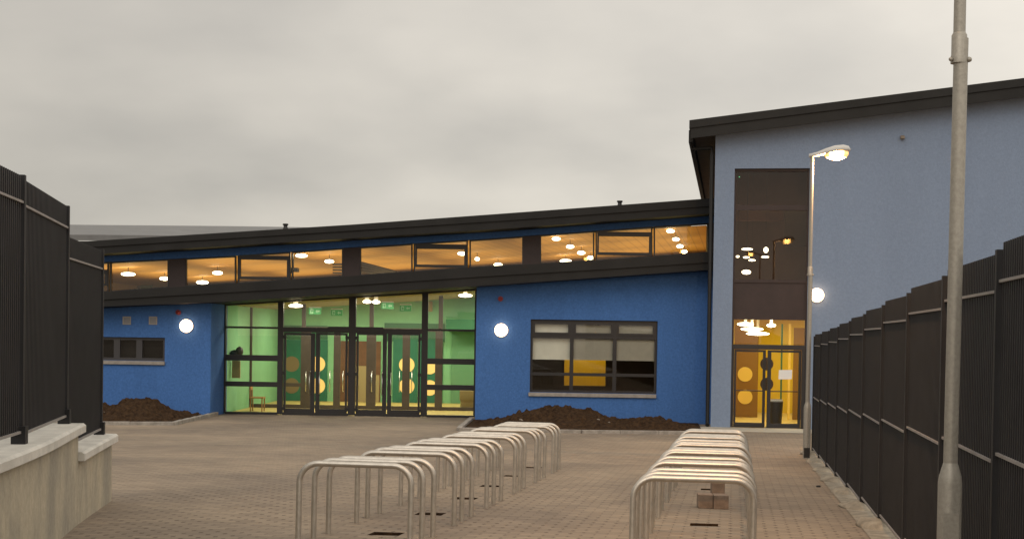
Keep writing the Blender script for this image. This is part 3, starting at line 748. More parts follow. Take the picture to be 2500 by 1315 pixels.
# lobby interior --------------------------------------------------
SQ, BQ = 5.4, 10.2
sA, sB = B.px(545, 900, GQ)[0] - .02, B.px(1163, 900, GQ)[0] + 1.2
zfl = zg0 - .02
ceil = lambda s_: zg_top(s_) - .01
def quadm(name, pts, m, parent=wing):
    m_ = MB(); m_.add(pts, [tuple(range(len(pts)))]); return m_.build(name, m, parent)
quadm('interior_floor', [B.w(sA, GQ + .15, zfl), B.w(sB, GQ + .15, zfl), B.w(sB, BQ, zfl), B.w(sA, BQ, zfl)], M['vinyl'])
quadm('interior_wall', [B.w(sA, GQ + .15, zfl), B.w(sA, BQ, zfl), B.w(sA, BQ, ceil(sA)), B.w(sA, GQ + .15, ceil(sA))], M['green'])
quadm('interior_wall', [B.w(sB, GQ + .15, zfl), B.w(sB, BQ, zfl), B.w(sB, BQ, ceil(sB)), B.w(sB, GQ + .15, ceil(sB))], M['green'])
quadm('interior_wall', [B.w(sA, BQ, zfl), B.w(sB, BQ, zfl), B.w(sB, BQ, ceil(sB)), B.w(sA, BQ, ceil(sA))], M['green'])
quadm('interior_wall', [B.w(sRW + .31, GQ + .145, zfl), B.w(sB, GQ + .145, zfl), B.w(sB, GQ + .145, ceil(sB)), B.w(sRW + .31, GQ + .145, ceil(sRW))], M['green'])
quadm('ceiling', [B.w(sA, GQ + .15, ceil(sA)), B.w(sB, GQ + .15, ceil(sB)), B.w(sB, BQ, ceil(sB)), B.w(sA, BQ, ceil(sA))], M['tan'])
# inner screen
def XQ(x, y, q_): return B.px(x, y, q_)
inn = MB()
zh = B.px(850, 806, SQ)[1]
for a, b, lo_ in ((607, 614, 0), (734, 758, 2), (814, 830, 2), (894, 917, 2), (982, 1000, 2), (1062, 1080, 2)):
    s0, s1 = XQ(a, 900, SQ)[0], XQ(b, 900, SQ)[0]
    zt = zh if lo_ == 2 else ceil(s0) - .01
    inn.box(B, s0, s1, SQ, SQ + .1, zfl + .003, zt)
for a, b in ((737, 746), (902, 912), (1071, 1081)):
    s0, s1 = XQ(a, 770, SQ)[0], XQ(b, 770, SQ)[0]; inn.prism(B, [(s0, zh + .1), (s1, zh + .1), (s1, ceil(s1) - .01), (s0, ceil(s0) - .01)], SQ + .002, SQ + .098)
s0, s1 = XQ(735, 800, SQ)[0], XQ(1081, 800, SQ)[0]; inn.box(B, s0, s1, SQ - .002, SQ + .102, zh, zh + .1)
for a, b, y in ((614, 734, 937), (1080, 1200, 884), (1080, 1200, 946)):
    s0, s1 = XQ(a, y, SQ)[0], XQ(b, y, SQ)[0]; z_ = XQ(a, y, SQ)[1]; inn.box(B, s0, s1, SQ + .01, SQ + .09, z_ - .06, z_ + .06)
s0, s1 = XQ(614, 1000, SQ)[0], sB - .05; inn.box(B, s0, s1, SQ + .012, SQ + .088, zfl + .003, zfl + .12)
o_in = inn.build('inner_screen', M['frame_in'], wing)
for x in (748, 806, 838, 908, 976, 1006):
    s_ = XQ(x, 930, SQ)[0]; zt, zb2 = XQ(x, 906, SQ)[1], XQ(x, 955, SQ)[1]
    m_ = MB(); m_.tube([B.w(s_, SQ, zt), B.w(s_, SQ - .1, zt), B.w(s_, SQ - .1, zb2), B.w(s_, SQ, zb2)], .016, 8); m_.build('handle', M['steel'], o_in)
# back wall doors
def bq(x, y, d=0.0): return B.px(x, y, BQ - d)
def bpanel(name, x0, x1, y0, y1, m, d0, d1, parent=wing):
    a, b = bq(x0, y1, d1), bq(x1, y0, d1); m_ = MB(); m_.box(B, a[0], b[0], BQ - d1, BQ - d0, max(a[1], zfl + .004), b[1]); return m_.build(name, m, parent)
bpanel('overpanel', 660, 800, 795, 826, M['green_dk'], .004, .03); bpanel('overpanel', 938, 1086, 790, 832, M['green_dk'], .004, .03)
for x0, x1, ph in ((684, 742, [(712, 888), (712, 941)]), (743, 800, [(775, 888), (775, 941)]), (958, 1020, [(993, 890), (993, 942)]), (1021, 1082, [(1049, 894), (1049, 946)])):
    d_ = bpanel('interior_door', x0, x1, 829, 1001, M['teal'], .004, .05)
    for (px_, py_) in ph:
        c = bq(px_, py_, .055); m_ = MB(); P = [(c[0] + .285 * math.cos(k / 14 * math.pi), c[1] + .285 * math.sin(k / 14 * math.pi)) for k in range(28)]
        m_.prism(B, P, BQ - .06, BQ - .051); m_.build('porthole', M['porthole_dk'] if px_ == 712 else M['porthole'], d_)
d_ = bpanel('interior_door', 828, 930, 833, 1001, M['timber'], .004, .05)
bpanel('door_panel', 868, 896, 893, 990, M['tan'], .051, .058, d_); bpanel('door_panel', 900, 926, 915, 990, M['tan'], .051, .058, d_)
bpanel('bulkhead', 1088, 1200, 780, 806, M['green_dk'], .004, .9)
bpanel('interior_wall', 1100, 1200, 806, 1000, M['green_md'] if 'green_md' in M else M['green_dk2'] if 'green_dk2' in M else mat('mid_sage', (.12, .29, .15), .8), .004, .08)
# small things in the lobby
p = B.w(B.px(1140, 978, SQ + 1.2)[0], SQ + 1.2, zfl)
m_ = MB(); m_.box(B, B.px(1122, 970, SQ + 1.2)[0], B.px(1175, 970, SQ + 1.2)[0], SQ + 1.2, SQ + 1.7, zfl + .3, zfl + .62)
m_.box(B, B.px(1124, 970, SQ + 1.2)[0], B.px(1173, 970, SQ + 1.2)[0], SQ + 1.24, SQ + 1.66, zfl + .002, zfl + .3)
tag(m_.build('storage_bench', M['tan'], base=p), 'low tan bench inside the entrance behind its right pane', 'bench')
def chair(px_, py_, q_):
    s_, _ = B.px(px_, py_, q_); r_ = thing('chair', B.w(s_, q_, zfl), 'small wooden chair inside the entrance behind the lower left pane', 'chair')
    def bx(nm, *a):
        m_ = MB(); m_.box(B, *a); m_.build(nm, M['wood_lt'], r_)
    bx('seat', s_ - .22, s_ + .22, q_ - .2, q_ + .2, zfl + .42, zfl + .46)
    for a in (-.2, .17):
        for b in (-.19, .16): bx('leg', s_ + a, s_ + a + .035, q_ + b, q_ + b + .035, zfl + .002, zfl + .419)
    for b in (-.17, .14): bx('back_post', s_ - .22, s_ - .185, q_ + b, q_ + b + .03, zfl + .461, zfl + .86)
    bx('back_rest', s_ - .222, s_ - .183, q_ - .14, q_ + .139, zfl + .68, zfl + .84)
chair(628, 1000, GQ + 1.6)
def lobby_box(name, x0, x1, y0, y1, q_, d, m, label, cat):
    a, b = B.px(x0, y1, q_), B.px(x1, y0, q_); m_ = MB(); m_.box(B, a[0], b[0], q_, q_ + d, a[1], b[1])
    return tag(m_.build(name, m, base=B.w(a[0], q_, a[1])), label, cat)
lobby_box('coat', 566, 586, 880, 922, GQ + 1.0, .08, M['tan'], 'tan garment hanging on the green lobby wall', 'coat')
m_ = MB(); c = B.px(577, 860, GQ + 1.0); m_.ell(B.w(c[0] - .06, GQ + 1.0, c[1] - .03), .15, .12, .12, 10, 6); m_.ell(B.w(c[0] + .1, GQ + 1.0, c[1] + .04), .12, .12, .16, 10, 6)
tag(m_.build('bag', M['black'], base=B.w(c[0], GQ + 1.0, c[1])), 'black bag on the ledge inside the left entrance pane', 'bag')
lobby_box('notice', 1043, 1056, 735, 760, BQ - .1, .02, M['tan'], 'tan notice high on the lobby back wall beside the exit signs', 'notice')
# exit signs
for (x, y, lb) in ((769, 759, 'leftmost green exit sign hanging in the lobby, larger of its pair'), (822, 763, 'second green exit sign from the left in the lobby'), (946, 746, 'third green exit sign from the left in the lobby, larger of its pair'), (990, 752, 'rightmost green exit sign hanging in the lobby')):
    q_ = SQ - .6 if x in (769, 946) else SQ + 1.6
    s_, z_ = B.px(x, y, q_); w_ = .20 * (1.0 if q_ < SQ else .98); h_ = .105
    r_ = thing('exit_sign', B.w(s_, q_, z_), lb, 'exit sign', 'exit signs in the lobby')
    m_ = MB(); m_.box(B, s_ - w_, s_ + w_, q_, q_ + .04, z_ - h_, z_ + h_); m_.build('panel', M['exit'], r_)
    m_ = MB(); m_.box(B, s_ - w_, s_ + w_, q_ - .01, q_ + .05, z_ + h_ + .002, z_ + h_ + .04); m_.build('housing', M['white'], r_)
    m_ = MB()   # door, running figure and arrow
    m_.box(B, s_ - .155, s_ - .055, q_ - .006, q_ - .001, z_ - .075, z_ + .075)
    m_.prism(B, [(s_ + .02, z_), (s_ + .075, z_ - .06), (s_ + .075, z_ - .025), (s_ + .15, z_ - .025), (s_ + .15, z_ + .025), (s_ + .075, z_ + .025), (s_ + .075, z_ + .06)], q_ - .006, q_ - .001)
    m_.build('pictogram', M['exitw'], r_)
    m_ = MB(); m_.prism(B, [(s_ - .12, z_ - .06), (s_ - .10, z_ - .06), (s_ - .09, z_ - .01), (s_ - .07, z_ - .05), (s_ - .06, z_ - .04), (s_ - .08, z_ + .03), (s_ - .13, z_ + .03), (s_ - .12, z_ - .01)], q_ - .012, q_ - .0065); m_.build('running_figure', M['exit'], r_)
# lobby ceiling lights
za = ceil(0.0); bb = (ceil(1.0) - ceil(-1.0)) / 2
for i, (x, y, lb) in enumerate(((722, 746, 'oval ceiling light in the lobby above the leftmost doors'), (896, 736, 'left of two close ceiling lights at the middle of the lobby'), (918, 737, 'right of two close ceiling lights at the middle of the lobby'), (1136, 721, 'oval ceiling light at the right end of the lobby by the blue wall'))):
    s_, q_, z_ = B.px_slope(x, y, ceil(0) - .12, bb); q_ = min(max(q_, GQ + .5), BQ - .4); s_, z_ = B.px(x, y, q_)
    r_ = thing('ceiling_light', B.w(s_, q_, ceil(s_)), lb, 'ceiling light', 'ceiling lights in the lobby')
    m_ = MB(); c = B.w(s_, q_, z_); w_ = .22 if i in (0, 3) else .13; m_.ell(c, w_, .16, .055, 16, 8); m_.build('diffuser', M['tube'], r_)
    m_ = MB(); m_.box(B, s_ - .06, s_ + .06, q_ - .06, q_ + .06, z_ + .06, ceil(s_) - .003); m_.build('mount', M['white'], r_)
LG = (1, .90, .68)
for s_ in (-6.8, -4.0, -1.2):
    area('lobby_lamp', B.w(s_, GQ + 2.0, ceil(s_) - .12), 1.2, 84, LG, (0, 0, 0), .6)
    area('lobby_lamp', B.w(s_, SQ + 2.4, ceil(s_) - .12), 1.4, 94, LG, (0, 0, 0), .6)

# hall behind the clerestory ---------------------------------------
zct = zline(B, cl_top, CQ)
s_l, s_r = B.px(262, 640, CQ), B.px(1728, 545.5, CQ)
hb = (s_r[1] - s_l[1]) / (s_r[0] - s_l[0]); ha = s_l[1] - hb * s_l[0] - .03
hceil = lambda s_: ha + hb * s_
def bl(p): v = Vector((p.x, p.y, 0)) - B.o; return v.dot(B.t), v.dot(B.n)
HR0, HR1 = G.w(-.25, 3.0, 0), G.w(-.25, 19, 0)
P0 = B.w(-15.5, CQ + .26, 0); P1 = B.w(bl(HR0)[0], CQ + .26, 0); P2 = HR1; P3 = B.w(-15.5, 17.5, 0)
def hz(p, f): return Vector((p.x, p.y, f(bl(p)[0])))
zsill = zline(B, cl_bot, CQ); hfl = lambda s_: zsill(max(-14.5, min(5.9, s_))) - .10
quadm('ceiling', [hz(p, hceil) for p in (P0, P1, P2, P3)], M['boards'])
quadm('interior_floor', [hz(p, hfl) for p in (P0, P1, P2, P3)], M['dkroom'])
for a, b in ((P1, P2), (P2, P3), (P3, P0)):
    quadm('interior_wall', [hz(a, hfl), hz(b, hfl), hz(b, hceil), hz(a, hceil)], M['ochre'])
# door panels and an orange pier on the far wall, a dark slatted screen nearer
def hp(nm, x0, x1, y0, y1, q_, m, d=.06):
    a, b = B.px(x0, y1, q_), B.px(x1, y0, q_); m_ = MB(); m_.box(B, a[0], b[0], q_, q_ + d, a[1], b[1]); return m_.build(nm, m, wing)
hp('pier', 309, 320, 677, 715, 14.5, M['orange'], .3)
hp('interior_door', 270, 290, 682, 712, 14.4, M['green_dk']); hp('interior_door', 322, 342, 688, 712, 14.4, M['frame_grey']); hp('interior_door', 343, 372, 689, 712, 14.4, M['green_dk'])
for k in range(4):
    hp('slatted_screen', 812, 838, 643 + k * 7, 646.5 + k * 7, 5.0, M['slat'], .1)
    a0 = B.px(880, 641 + k * 7, 5.0); a1 = B.px(968 - k * 4, 664 + k * 2.0, 8.5)
    m_ = MB(); m_.tube([B.w(a0[0], 5.0, a0[1]), B.w(a1[0], 8.5, a1[1])], .05, 6); m_.build('slatted_screen', M['slat'], wing)
s_, z_ = B.px(717, 658, 3.4)
r_ = thing('projector', B.w(s_, 3.4, hceil(s_)), 'black projector hung from the hall ceiling behind the second clerestory group', 'projector')
m_ = MB(); m_.box(B, s_ - .2, s_ + .14, 3.3, 3.6, z_ - .07, z_ + .06); m_.box(B, s_ - .12, s_ - .02, 3.26, 3.3, z_ - .12, z_ + .0); m_.build('body', M['black'], r_)
m_ = MB(); m_.box(B, s_ - .03, s_ + .0, 3.43, 3.46, z_ + .06, hceil(s_) - .005); m_.build('bracket', M['black'], r_)
HL = [(313, 669, .3, 'long ceiling light in the hall, seen in the leftmost clerestory pane'), (402, 680, .22, 'hall ceiling light beside the leftmost dark pier of the clerestory'),
      (531, 666, .22, 'yellowish round ceiling light in the hall, upper one of its pane'), (494, 689, .26, 'ceiling light in the hall, lower one just right of the leftmost pier'),
      (736, 624, .26, 'upper large ceiling light right of the hanging black projector'), (804, 638, .2, 'hall ceiling light just left of the slatted screen'),
      (1128, 619, .19, 'hall ceiling light inside the opening sash of the third window group'), (1165, 632, .1, 'small round hall ceiling light right of the third opening sash'), (1216, 646, .18, 'low hall ceiling light near the sill left of the last pier'),
      (1358, 583, .18, 'topmost of four hall lights in a diagonal line right of the last pier'), (1392, 602, .17, 'second of four hall lights in a diagonal line right of the last pier'), (1419, 617, .17, 'third of four hall lights in a diagonal line right of the last pier'), (1442, 629, .15, 'lowest of four hall lights in a diagonal line right of the last pier'),
      (1381, 637, .25, 'bright flaring hall light at the sill below the diagonal line of four'),
      (1637, 564, .17, 'topmost of the four hall lights in the rightmost clerestory pane'), (1650, 584, .15, 'second of the four hall lights in the rightmost clerestory pane'), (1660, 601, .14, 'third of the four hall lights in the rightmost clerestory pane'), (1671, 614, .12, 'lowest of the four hall lights in the rightmost clerestory pane')]
for (x, y, w_, lb) in HL:
    s_, q_, z_ = B.px_slope(x, y, ha - .22, hb)
    q_ = min(max(q_, CQ + .8), 15.5); s_, z_ = B.px(x, y, q_)
    k = (39.6 + q_) / 45.0
    r_ = thing('ceiling_light', B.w(s_, q_, hceil(s_)), lb, 'ceiling light', 'ceiling lights in the hall')
    m_ = MB(); m_.ell(B.w(s_, q_, z_), w_ * k * .78, w_ * k * .78, .062 * k, 16, 8); m_.build('diffuser', M['tube'], r_)
    m_ = MB(); m_.box(B, s_ - w_ * k * .6, s_ + w_ * k * .6, q_ - .06, q_ + .06, z_ + .064 * k, z_ + .064 * k + .02); m_.box(B, s_ - .008, s_ + .008, q_ - .008, q_ + .008, z_ + .066 * k + .02, max(hceil(s_) - .004, z_ + .13 * k + .03)); m_.build('mount', M['frame_in'], r_)
WG = (1, .76, .26)
for s_ in (-12.5, -9, -5.5, -2, 1.5, 4.3):
    for q_ in (3.6, 8.2, 12.8):
        area('hall_fill_uplight', B.w(s_ + q_ * .10, q_, hfl(s_ + q_ * .1) + .12), 3.3, 56 if s_ < -3 else 42, WG, (R(180), math.atan(hb), 0), 4.2)  # added up-facing fill near the floor, standing in for the ceiling lights
# roof vents
for x, y, h_, lb in ((697, 557, .17, 'left small black vent cowl on the blue wing roof edge'), (1513, 501, .17, 'right small black vent cowl on the blue wing roof edge')):
    s_, z_ = B.px(x, y + 2, UFQ + 1.0); p = B.w(s_, UFQ + 1.0, z_)
    m_ = MB(); m_.tube([p - Vector((0, 0, .12)), p, p + Vector((0, 0, .05)), p + Vector((0, 0, .12))], [.10, .085, .06, .06], 12)
    m_.tube([p + Vector((0, 0, .11)), p + Vector((0, 0, .115)), p + Vector((0, 0, .16)), p + Vector((0, 0, .165))], [.05, .085, .085, .05], 12)
    tag(m_.build('roof_vent', M['black'], base=p), lb, 'roof vent', 'vents on the blue wing roof')
# office behind the big window ---------------------------------------
s0, s1 = hR[0] - .5, hR[1] + .3; OQ = 4.6; z0, z1 = gl(2) - .05, hR[3] + .25
def roombox(F, s0, s1, q0, q1, z0, z1, m, parent, floor=None, ceilm=None, skip=()):
    qd = {'floor': [F.w(s0, q0, z0), F.w(s1, q0, z0), F.w(s1, q1, z0), F.w(s0, q1, z0)], 'ceiling': [F.w(s0, q0, z1), F.w(s1, q0, z1), F.w(s1, q1, z1), F.w(s0, q1, z1)],
          'left': [F.w(s0, q0, z0), F.w(s0, q1, z0), F.w(s0, q1, z1), F.w(s0, q0, z1)], 'right': [F.w(s1, q0, z0), F.w(s1, q1, z0), F.w(s1, q1, z1), F.w(s1, q0, z1)],
          'back': [F.w(s0, q1, z0), F.w(s1, q1, z0), F.w(s1, q1, z1), F.w(s0, q1, z1)]}
    for k, v in qd.items():
        if k in skip: continue
        nm = {'floor': 'interior_floor', 'ceiling': 'ceiling'}.get(k, 'interior_wall')
        quadm(nm, v, (floor or m) if k == 'floor' else (ceilm or m) if k == 'ceiling' else m, parent)
roombox(B, s0, s1, WQ + .36, OQ, z0, z1, M['dkroom'], wing, skip=('back',))
dr = [B.px(1377, 941, OQ)[0], B.px(1478, 941, OQ)[0], B.px(1430, 941, OQ)[1], B.px(1430, 850, OQ)[1]]
m_ = MB(); wall_holes(m_, B, s0, s1, z0, lambda s_: z1, [dr], OQ, OQ + .1); m_.build('interior_wall', M['dkroom'], wing)
roombox(B, dr[0] - .6, dr[1] + .6, OQ + .12, OQ + 1.8, z0, z1, M['yellow'], wing)
area('corridor_lamp', B.w((dr[0] + dr[1]) / 2, OQ + .9, z1 - .05), 1.0, 30, (1, .8, .42))
area('office_lamp', B.w((s0 + s1) / 2, 2.4, z1 - .05), 1.5, 5, (1, .75, .45))
# wall fittings
def globe(F, px_, py_, lb, q_=0.0, r=.19):
    s_, z_ = F.px(px_, py_, q_ - .1); p = F.w(s_, q_ - .004, z_)
    r_ = thing('wall_lamp', p, lb, 'wall lamp', 'round wall lamps'); ang = math.atan2(F.n.y, F.n.x) - math.pi / 2
    m_ = MB(); vs = []; fs = []; n_ = 28; prof = [(0, .98), (.04, 1.0), (.07, .97), (.10, .86), (.125, .66), (.14, .35), (.145, .0)]
    for (d, k) in prof:
        for i in range(n_): a = 2 * math.pi * i / n_; vs.append(F.w(s_ + r * k * math.cos(a), q_ - .03 - d, z_ + r * k * math.sin(a)))
    for j in range(len(prof) - 1):
        for i in range(n_): fs.append((j * n_ + i, j * n_ + (i + 1) % n_, (j + 1) * n_ + (i + 1) % n_, (j + 1) * n_ + i))
    m_.add(vs, fs, True); m_.build('diffuser', M['globe'], r_)
    m_ = MB(); P = [(s_ + (r + .012) * math.cos(2 * math.pi * i / 28), z_ + (r + .012) * math.sin(2 * math.pi * i / 28)) for i in range(28)]
    m_.prism(F, P, q_ - .03, q_ - .002); m_.build('back_ring', M['white'], r_)
globe(B, 453.5, 795, 'round lit wall lamp on the blue wall left of the entrance')
globe(B, 1223.5, 805.5, 'round lit wall lamp on the blue wall right of the entrance')
def sounder(px_, py_, lb, r=.075):
    s_, z_ = B.px(px_, py_, -.05); r_ = thing('alarm_sounder', B.w(s_, -.002, z_), lb, 'alarm', 'red alarms on the blue walls')
    m_ = MB(); P = [(s_ + r * math.cos(2 * math.pi * i / 16), z_ + r * math.sin(2 * math.pi * i / 16)) for i in range(16)]; m_.prism(B, P, -.07, -.002); m_.build('body', M['red'], r_)
    m_ = MB(); m_.ell(B.w(s_, -.07, z_), .05, .03, .05, 12, 6); m_.build('beacon', M['red'], r_)
sounder(435, 762, 'dark red alarm sounder on the blue wall left of the entrance'); sounder(1222, 729, 'dark red alarm sounder on the blue wall right of the entrance')
for x, lb in ((309.5, 'left of two square grey vents on the blue wall above the long window'), (373.5, 'right of two square grey vents on the blue wall above the long window')):
    s_, z_ = B.px(x, 782, -.02); r_ = thing('wall_vent', B.w(s_, -.002, z_), lb, 'wall vent', 'square vents on the blue wall')
    h = .12; m_ = MB(); m_.ring(B, rect(s_ - h, s_ + h, z_ - h, z_ + h), rect(s_ - h + .025, s_ + h - .025, z_ - h + .025, z_ + h - .025), -.035, -.002); m_.build('frame', M['vent'], r_)
    m_ = MB()
    for k in range(6): m_.box(B, s_ - h + .025, s_ + h - .025, -.025, -.008, z_ - h + .028 + k * .033, z_ - h + .05 + k * .033)
    m_.build('louvres', M['vent'], r_)
# grey roof of the wing behind ------------------------------------------
bw = thing('rear_building', B.w(-14, 24, -1), 'grey metal roofed rear block rising behind the left of the blue wing', 'building')
zt_ = lerp_line([(-60, 545), (180, 548.5), (590, 552), (770, 555)])
m_ = MB(); xs = [-60, 100, 250, 413, 540, 640, 773]
eav = lerp_line([(-60, 572), (240, 573), (413, 575), (540, 575), (773, 575)])
fr_ = [B.px(x, eav(x), 19.0) for x in xs]; bk_ = [B.px(x, zt_(x), 33.0) for x in xs]
v0 = [B.w(a, 19.0, z) for a, z in fr_]; v1 = [B.w(a, 33.0, z) for a, z in bk_]
dn = Vector((0, 0, .25)); nx = len(xs)
m_.add(v0 + v1 + [v - dn for v in v0] + [v - dn for v in v1], [(i, i + 1, nx + i + 1, nx + i) for i in range(nx - 1)] + [(i, 2 * nx + i, 2 * nx + i + 1, i + 1) for i in range(nx - 1)] + [(nx - 1, 2 * nx - 1, 4 * nx - 1, 3 * nx - 1), (0, nx, 3 * nx, 2 * nx), *[(2 * nx + i, 3 * nx + i, 3 * nx + i + 1, 2 * nx + i + 1) for i in range(nx - 1)], *[(nx + i, nx + i + 1, 3 * nx + i + 1, 3 * nx + i) for i in range(nx - 1)]])
m_.build('roof', M['roofgrey'], bw)
m_ = MB(); m_.prism(B, [(fr_[0][0], -1.2), (fr_[-1][0] - .4, -1.2), (fr_[-1][0] - .4, fr_[-1][1] - .26), (fr_[0][0], fr_[0][1] - .26)], 19.3, 32.5); m_.build('wall', M['fascia'], bw)

# ================================================================== PLANTING BEDS
def kerb_run(pts, label_parts):
    m_ = MB()
    for (a, b) in zip(pts, pts[1:]):
        d = (b - a); Ln = Vector((d.x, d.y)).length; d2 = Vector((d.x, d.y)) / Ln; nn = Vector((-d2.y, d2.x)) * .065
        k = max(1, int(Ln / .92))
        for i in range(k):
            A = a + d * (i / k); E = a + d * ((i + 1) / k); g = Vector((d.x, d.y, d.z)).normalized() * .006
            A2, E2 = Vector((A.x, A.y)) + d2 * .004, Vector((E.x, E.y)) - d2 * .004
            m_.col([tuple(A2 - nn), tuple(E2 - nn), tuple(E2 + nn), tuple(A2 + nn)], min(A.z, E.z) - .1, max(A.z, E.z) + .085)
    return tag(m_.build('kerb', M['kerb'], bevel=.008), kind='structure')
kL = [ground_px(100, 1036), ground_px(424, 1037), Vector((*B.w(sLW + .06, .5, 0).xy, gl(sLW)))]
kerb_run(kL, 0)
kR0 = ground_px(1121, 1051)
kR = [Vector((*B.w(sRW - .1, -.05, 0).xy, gl(sRW))), kR0, ground_px(1420, 1057), ground_px(1700, 1060), ground_px(1718, 1060)]
kerb_run(kR, 0)
def bed(pts):
    m_ = MB(); m_.add([Vector((p.x, p.y, gz_(p.x, p.y) + .03)) for p in pts], [tuple(range(len(pts)))]); return tag(m_.build('bed_soil', M['soil'], None), kind='structure')
bed([kL[0], kL[1], kL[2], B.w(sL0, 0.1, 0)])
bed([kR[0], kR[1], kR[2], kR[3], kR[4], B.w(sEND - .5, .1, 0)])
def heap(outline, ridge_y, x0, x1, y0, y1, label, seed):
    m_ = MB(); nx_, ny_ = 190, 56
    ol = lerp_line(outline); hmap = {}
    def h_at(px_):
        p = at_depth(px_, ol(px_), ridge_y); return p.x, p.z - gz_(p.x, ridge_y)
    pts = lerp_line([h_at(px_) for px_, _ in outline])
    rnd = random.Random(seed)
    clods = [(rnd.uniform(x0, x1), rnd.uniform(y0, y1), rnd.uniform(.04, .13)) for _ in range(260)]
    for j in range(ny_ + 1):
        for i in range(nx_ + 1):
            x = x0 + (x1 - x0) * i / nx_; y = y0 + (y1 - y0) * j / ny_
            H = max(0, pts(x)) if outline_x0(outline, ridge_y) < x < outline_x1(outline, ridge_y) else 0
            t = (y - ridge_y); wv = (ridge_y - y0) if t < 0 else (y1 - ridge_y)
            k = max(0, 1 - abs(t / wv) ** 1.25); 
            v = Vector((x, y, seed))
            nzv = noise.fractal(v * 3.2, 1, 2, 5) * .075 + noise.noise(v * 11) * .035
            z = H * k * (1 + .12 * noise.noise(v * 1.7)) + nzv * min(1, k * 2.2) - .03
            for cx, cy, cr_ in clods:
                d2 = (x - cx) ** 2 + (y - cy) ** 2
                if d2 < cr_ * cr_ and k > .05: z += math.sqrt(cr_ * cr_ - d2) * .55
            m_.v.append((x, y, gz_(x, y) + .035 + z))
    for j in range(ny_):
        for i in range(nx_):
            a = j * (nx_ + 1) + i; m_.f.append((a, a + 1, a + nx_ + 2, a + nx_ + 1)); m_.sm.append(False)
    c = ((x0 + x1) / 2, ridge_y); r_ = thing('soil_heap', (c[0], c[1], gz_(*c)), label, 'soil heap')
    o = m_.build('soil', M['soil'], r_)
    for _ in range(5):
        st = MB()
        i = rnd.randrange(nx_ // 5, nx_ * 4 // 5); j = rnd.randrange(ny_ // 5, ny_ // 2); v = Vector(m_.v[j * (nx_ + 1) + i]); r0 = rnd.uniform(.02, .045)
        st.ell(v, r0 * 1.3, r0, r0 * .8, 7, 5); st.build('stone', M['stone'], r_)
def outline_x0(o, y): return at_depth(*o[0], y).x
def outline_x1(o, y): return at_depth(*o[-1], y).x
oR = [(1165, 1036), (1200, 1029), (1240, 1019), (1290, 1005), (1320, 998), (1345, 993), (1372, 991), (1395, 994), (1425, 1001), (1455, 1005), (1478, 1017), (1505, 1026), (1540, 1025), (1565, 1022), (1595, 1022), (1625, 1024), (1650, 1034), (1690, 1050)]
heap(oR, 37.0, outline_x0(oR, 37) - .1, outline_x1(oR, 37) + .1, 34.75, 39.45, 'long dark brown soil heap against the blue wall below the office window', 3)
oL = [(120, 1003), (200, 996), (252, 991), (293, 988), (312, 979), (326, 973), (346, 976), (378, 980), (403, 996), (430, 1008), (460, 1022)]
heap(oL, 37.3, outline_x0(oL, 37.3) - .1, outline_x1(oL, 37.3) + .1, 35.2, 39.7, 'brown soil heap with pale stones by the blue wall left of the entrance', 9)

# ================================================================== GABLE BUILDING
gb_ = thing('gable_building', G.w(1.0, 0, gz_(*G.w(1, 0, 0).xy)), 'tall pale blue gable block with monopitch roof and full height window on the right', 'building')
FQ = -.55
gt = [G.px(x, y, FQ) for x, y in ((1683, 293.5), (2319, 214), (2500, 190.5))]
gsl = (gt[2][1] - gt[0][1]) / (gt[2][0] - gt[0][0])
gtop = lambda s_: gt[0][1] + gsl * (s_ - gt[0][0])
seam = G.px(1744, 306, FQ)[1] - gtop(G.px(1744, 306, FQ)[0]); bot = G.px(1745, 330, FQ)[1] - gtop(G.px(1745, 330, FQ)[0])
sW0, sW1 = gt[0][0], 19.0
def slab(nm, s0, s1, d0, d1, q0, q1, m):
    m_ = MB(); m_.prism(G, [(s0, gtop(s0) + d1), (s1, gtop(s1) + d1), (s1, gtop(s1) + d0), (s0, gtop(s0) + d0)], q0, q1); return m_.build(nm, m, gb_)
slab('roof', sW0, sW1, 0, seam + .01, FQ, 21, M['fascia'])
slab('roof_fascia', sW0 + .04, sW1, seam + .006, bot, FQ + .04, FQ + .10, M['fascia'])
slab('soffit', sW0 + .03, sW1 - .02, seam + .005, seam - .03, FQ + .102, 20.9, M['soffit'])
slab('gutter', sW0 - .02, sW0 + .10, seam + .0, bot - .06, FQ + .3, 20.5, M['fascia'])
# front wall with the tall opening
gw = lambda s_: gtop(s_) + seam - .032
ho = [G.px(1787, 800, 0)[0], G.px(1970, 800, 0)[0], -1.4, G.px(1880, 411, 0)[1]]
m_ = MB(); wall_holes(m_, G, 0, 18.8, -1.4, gw, [ho], 0, .35); m_.build('wall', M['pale'], gb_)
m_ = MB(); m_.prism(G, [(0, -1.4), (.3, -1.4), (.3, gw(.3)), (0, gw(0))], .352, 20.5); m_.build('wall', M['pale'], gb_)
m_ = MB(); m_.prism(G, [(.31, -1.4), (18.8, -1.4), (18.8, gw(18.8)), (.31, gw(.31))], 20.2, 20.5); m_.build('wall', M['pale'], gb_)
m_ = MB(); m_.prism(G, [(18.5, -1.4), (18.8, -1.4), (18.8, gw(18.8)), (18.5, gw(18.5))], .352, 20.19); m_.build('wall', M['pale'], gb_)
# downpipe at the corner and its swan neck
pz = gw(0) - .45
m_ = MB(); m_.tube([G.w(sW0 + .05, .3, gtop(sW0) + bot - .02), G.w(sW0 + .05, .3, gtop(sW0) + bot - .18), G.w(-.10, .12, pz - .05), G.w(-.09, .08, pz - .25), G.w(-.09, .08, gz_(*G.w(0, 0, 0).xy) + .12), G.w(-.09, -.02, gz_(*G.w(0, 0, 0).xy) + .05)], .055, 12); m_.build('downpipe', M['fascia'], gb_)
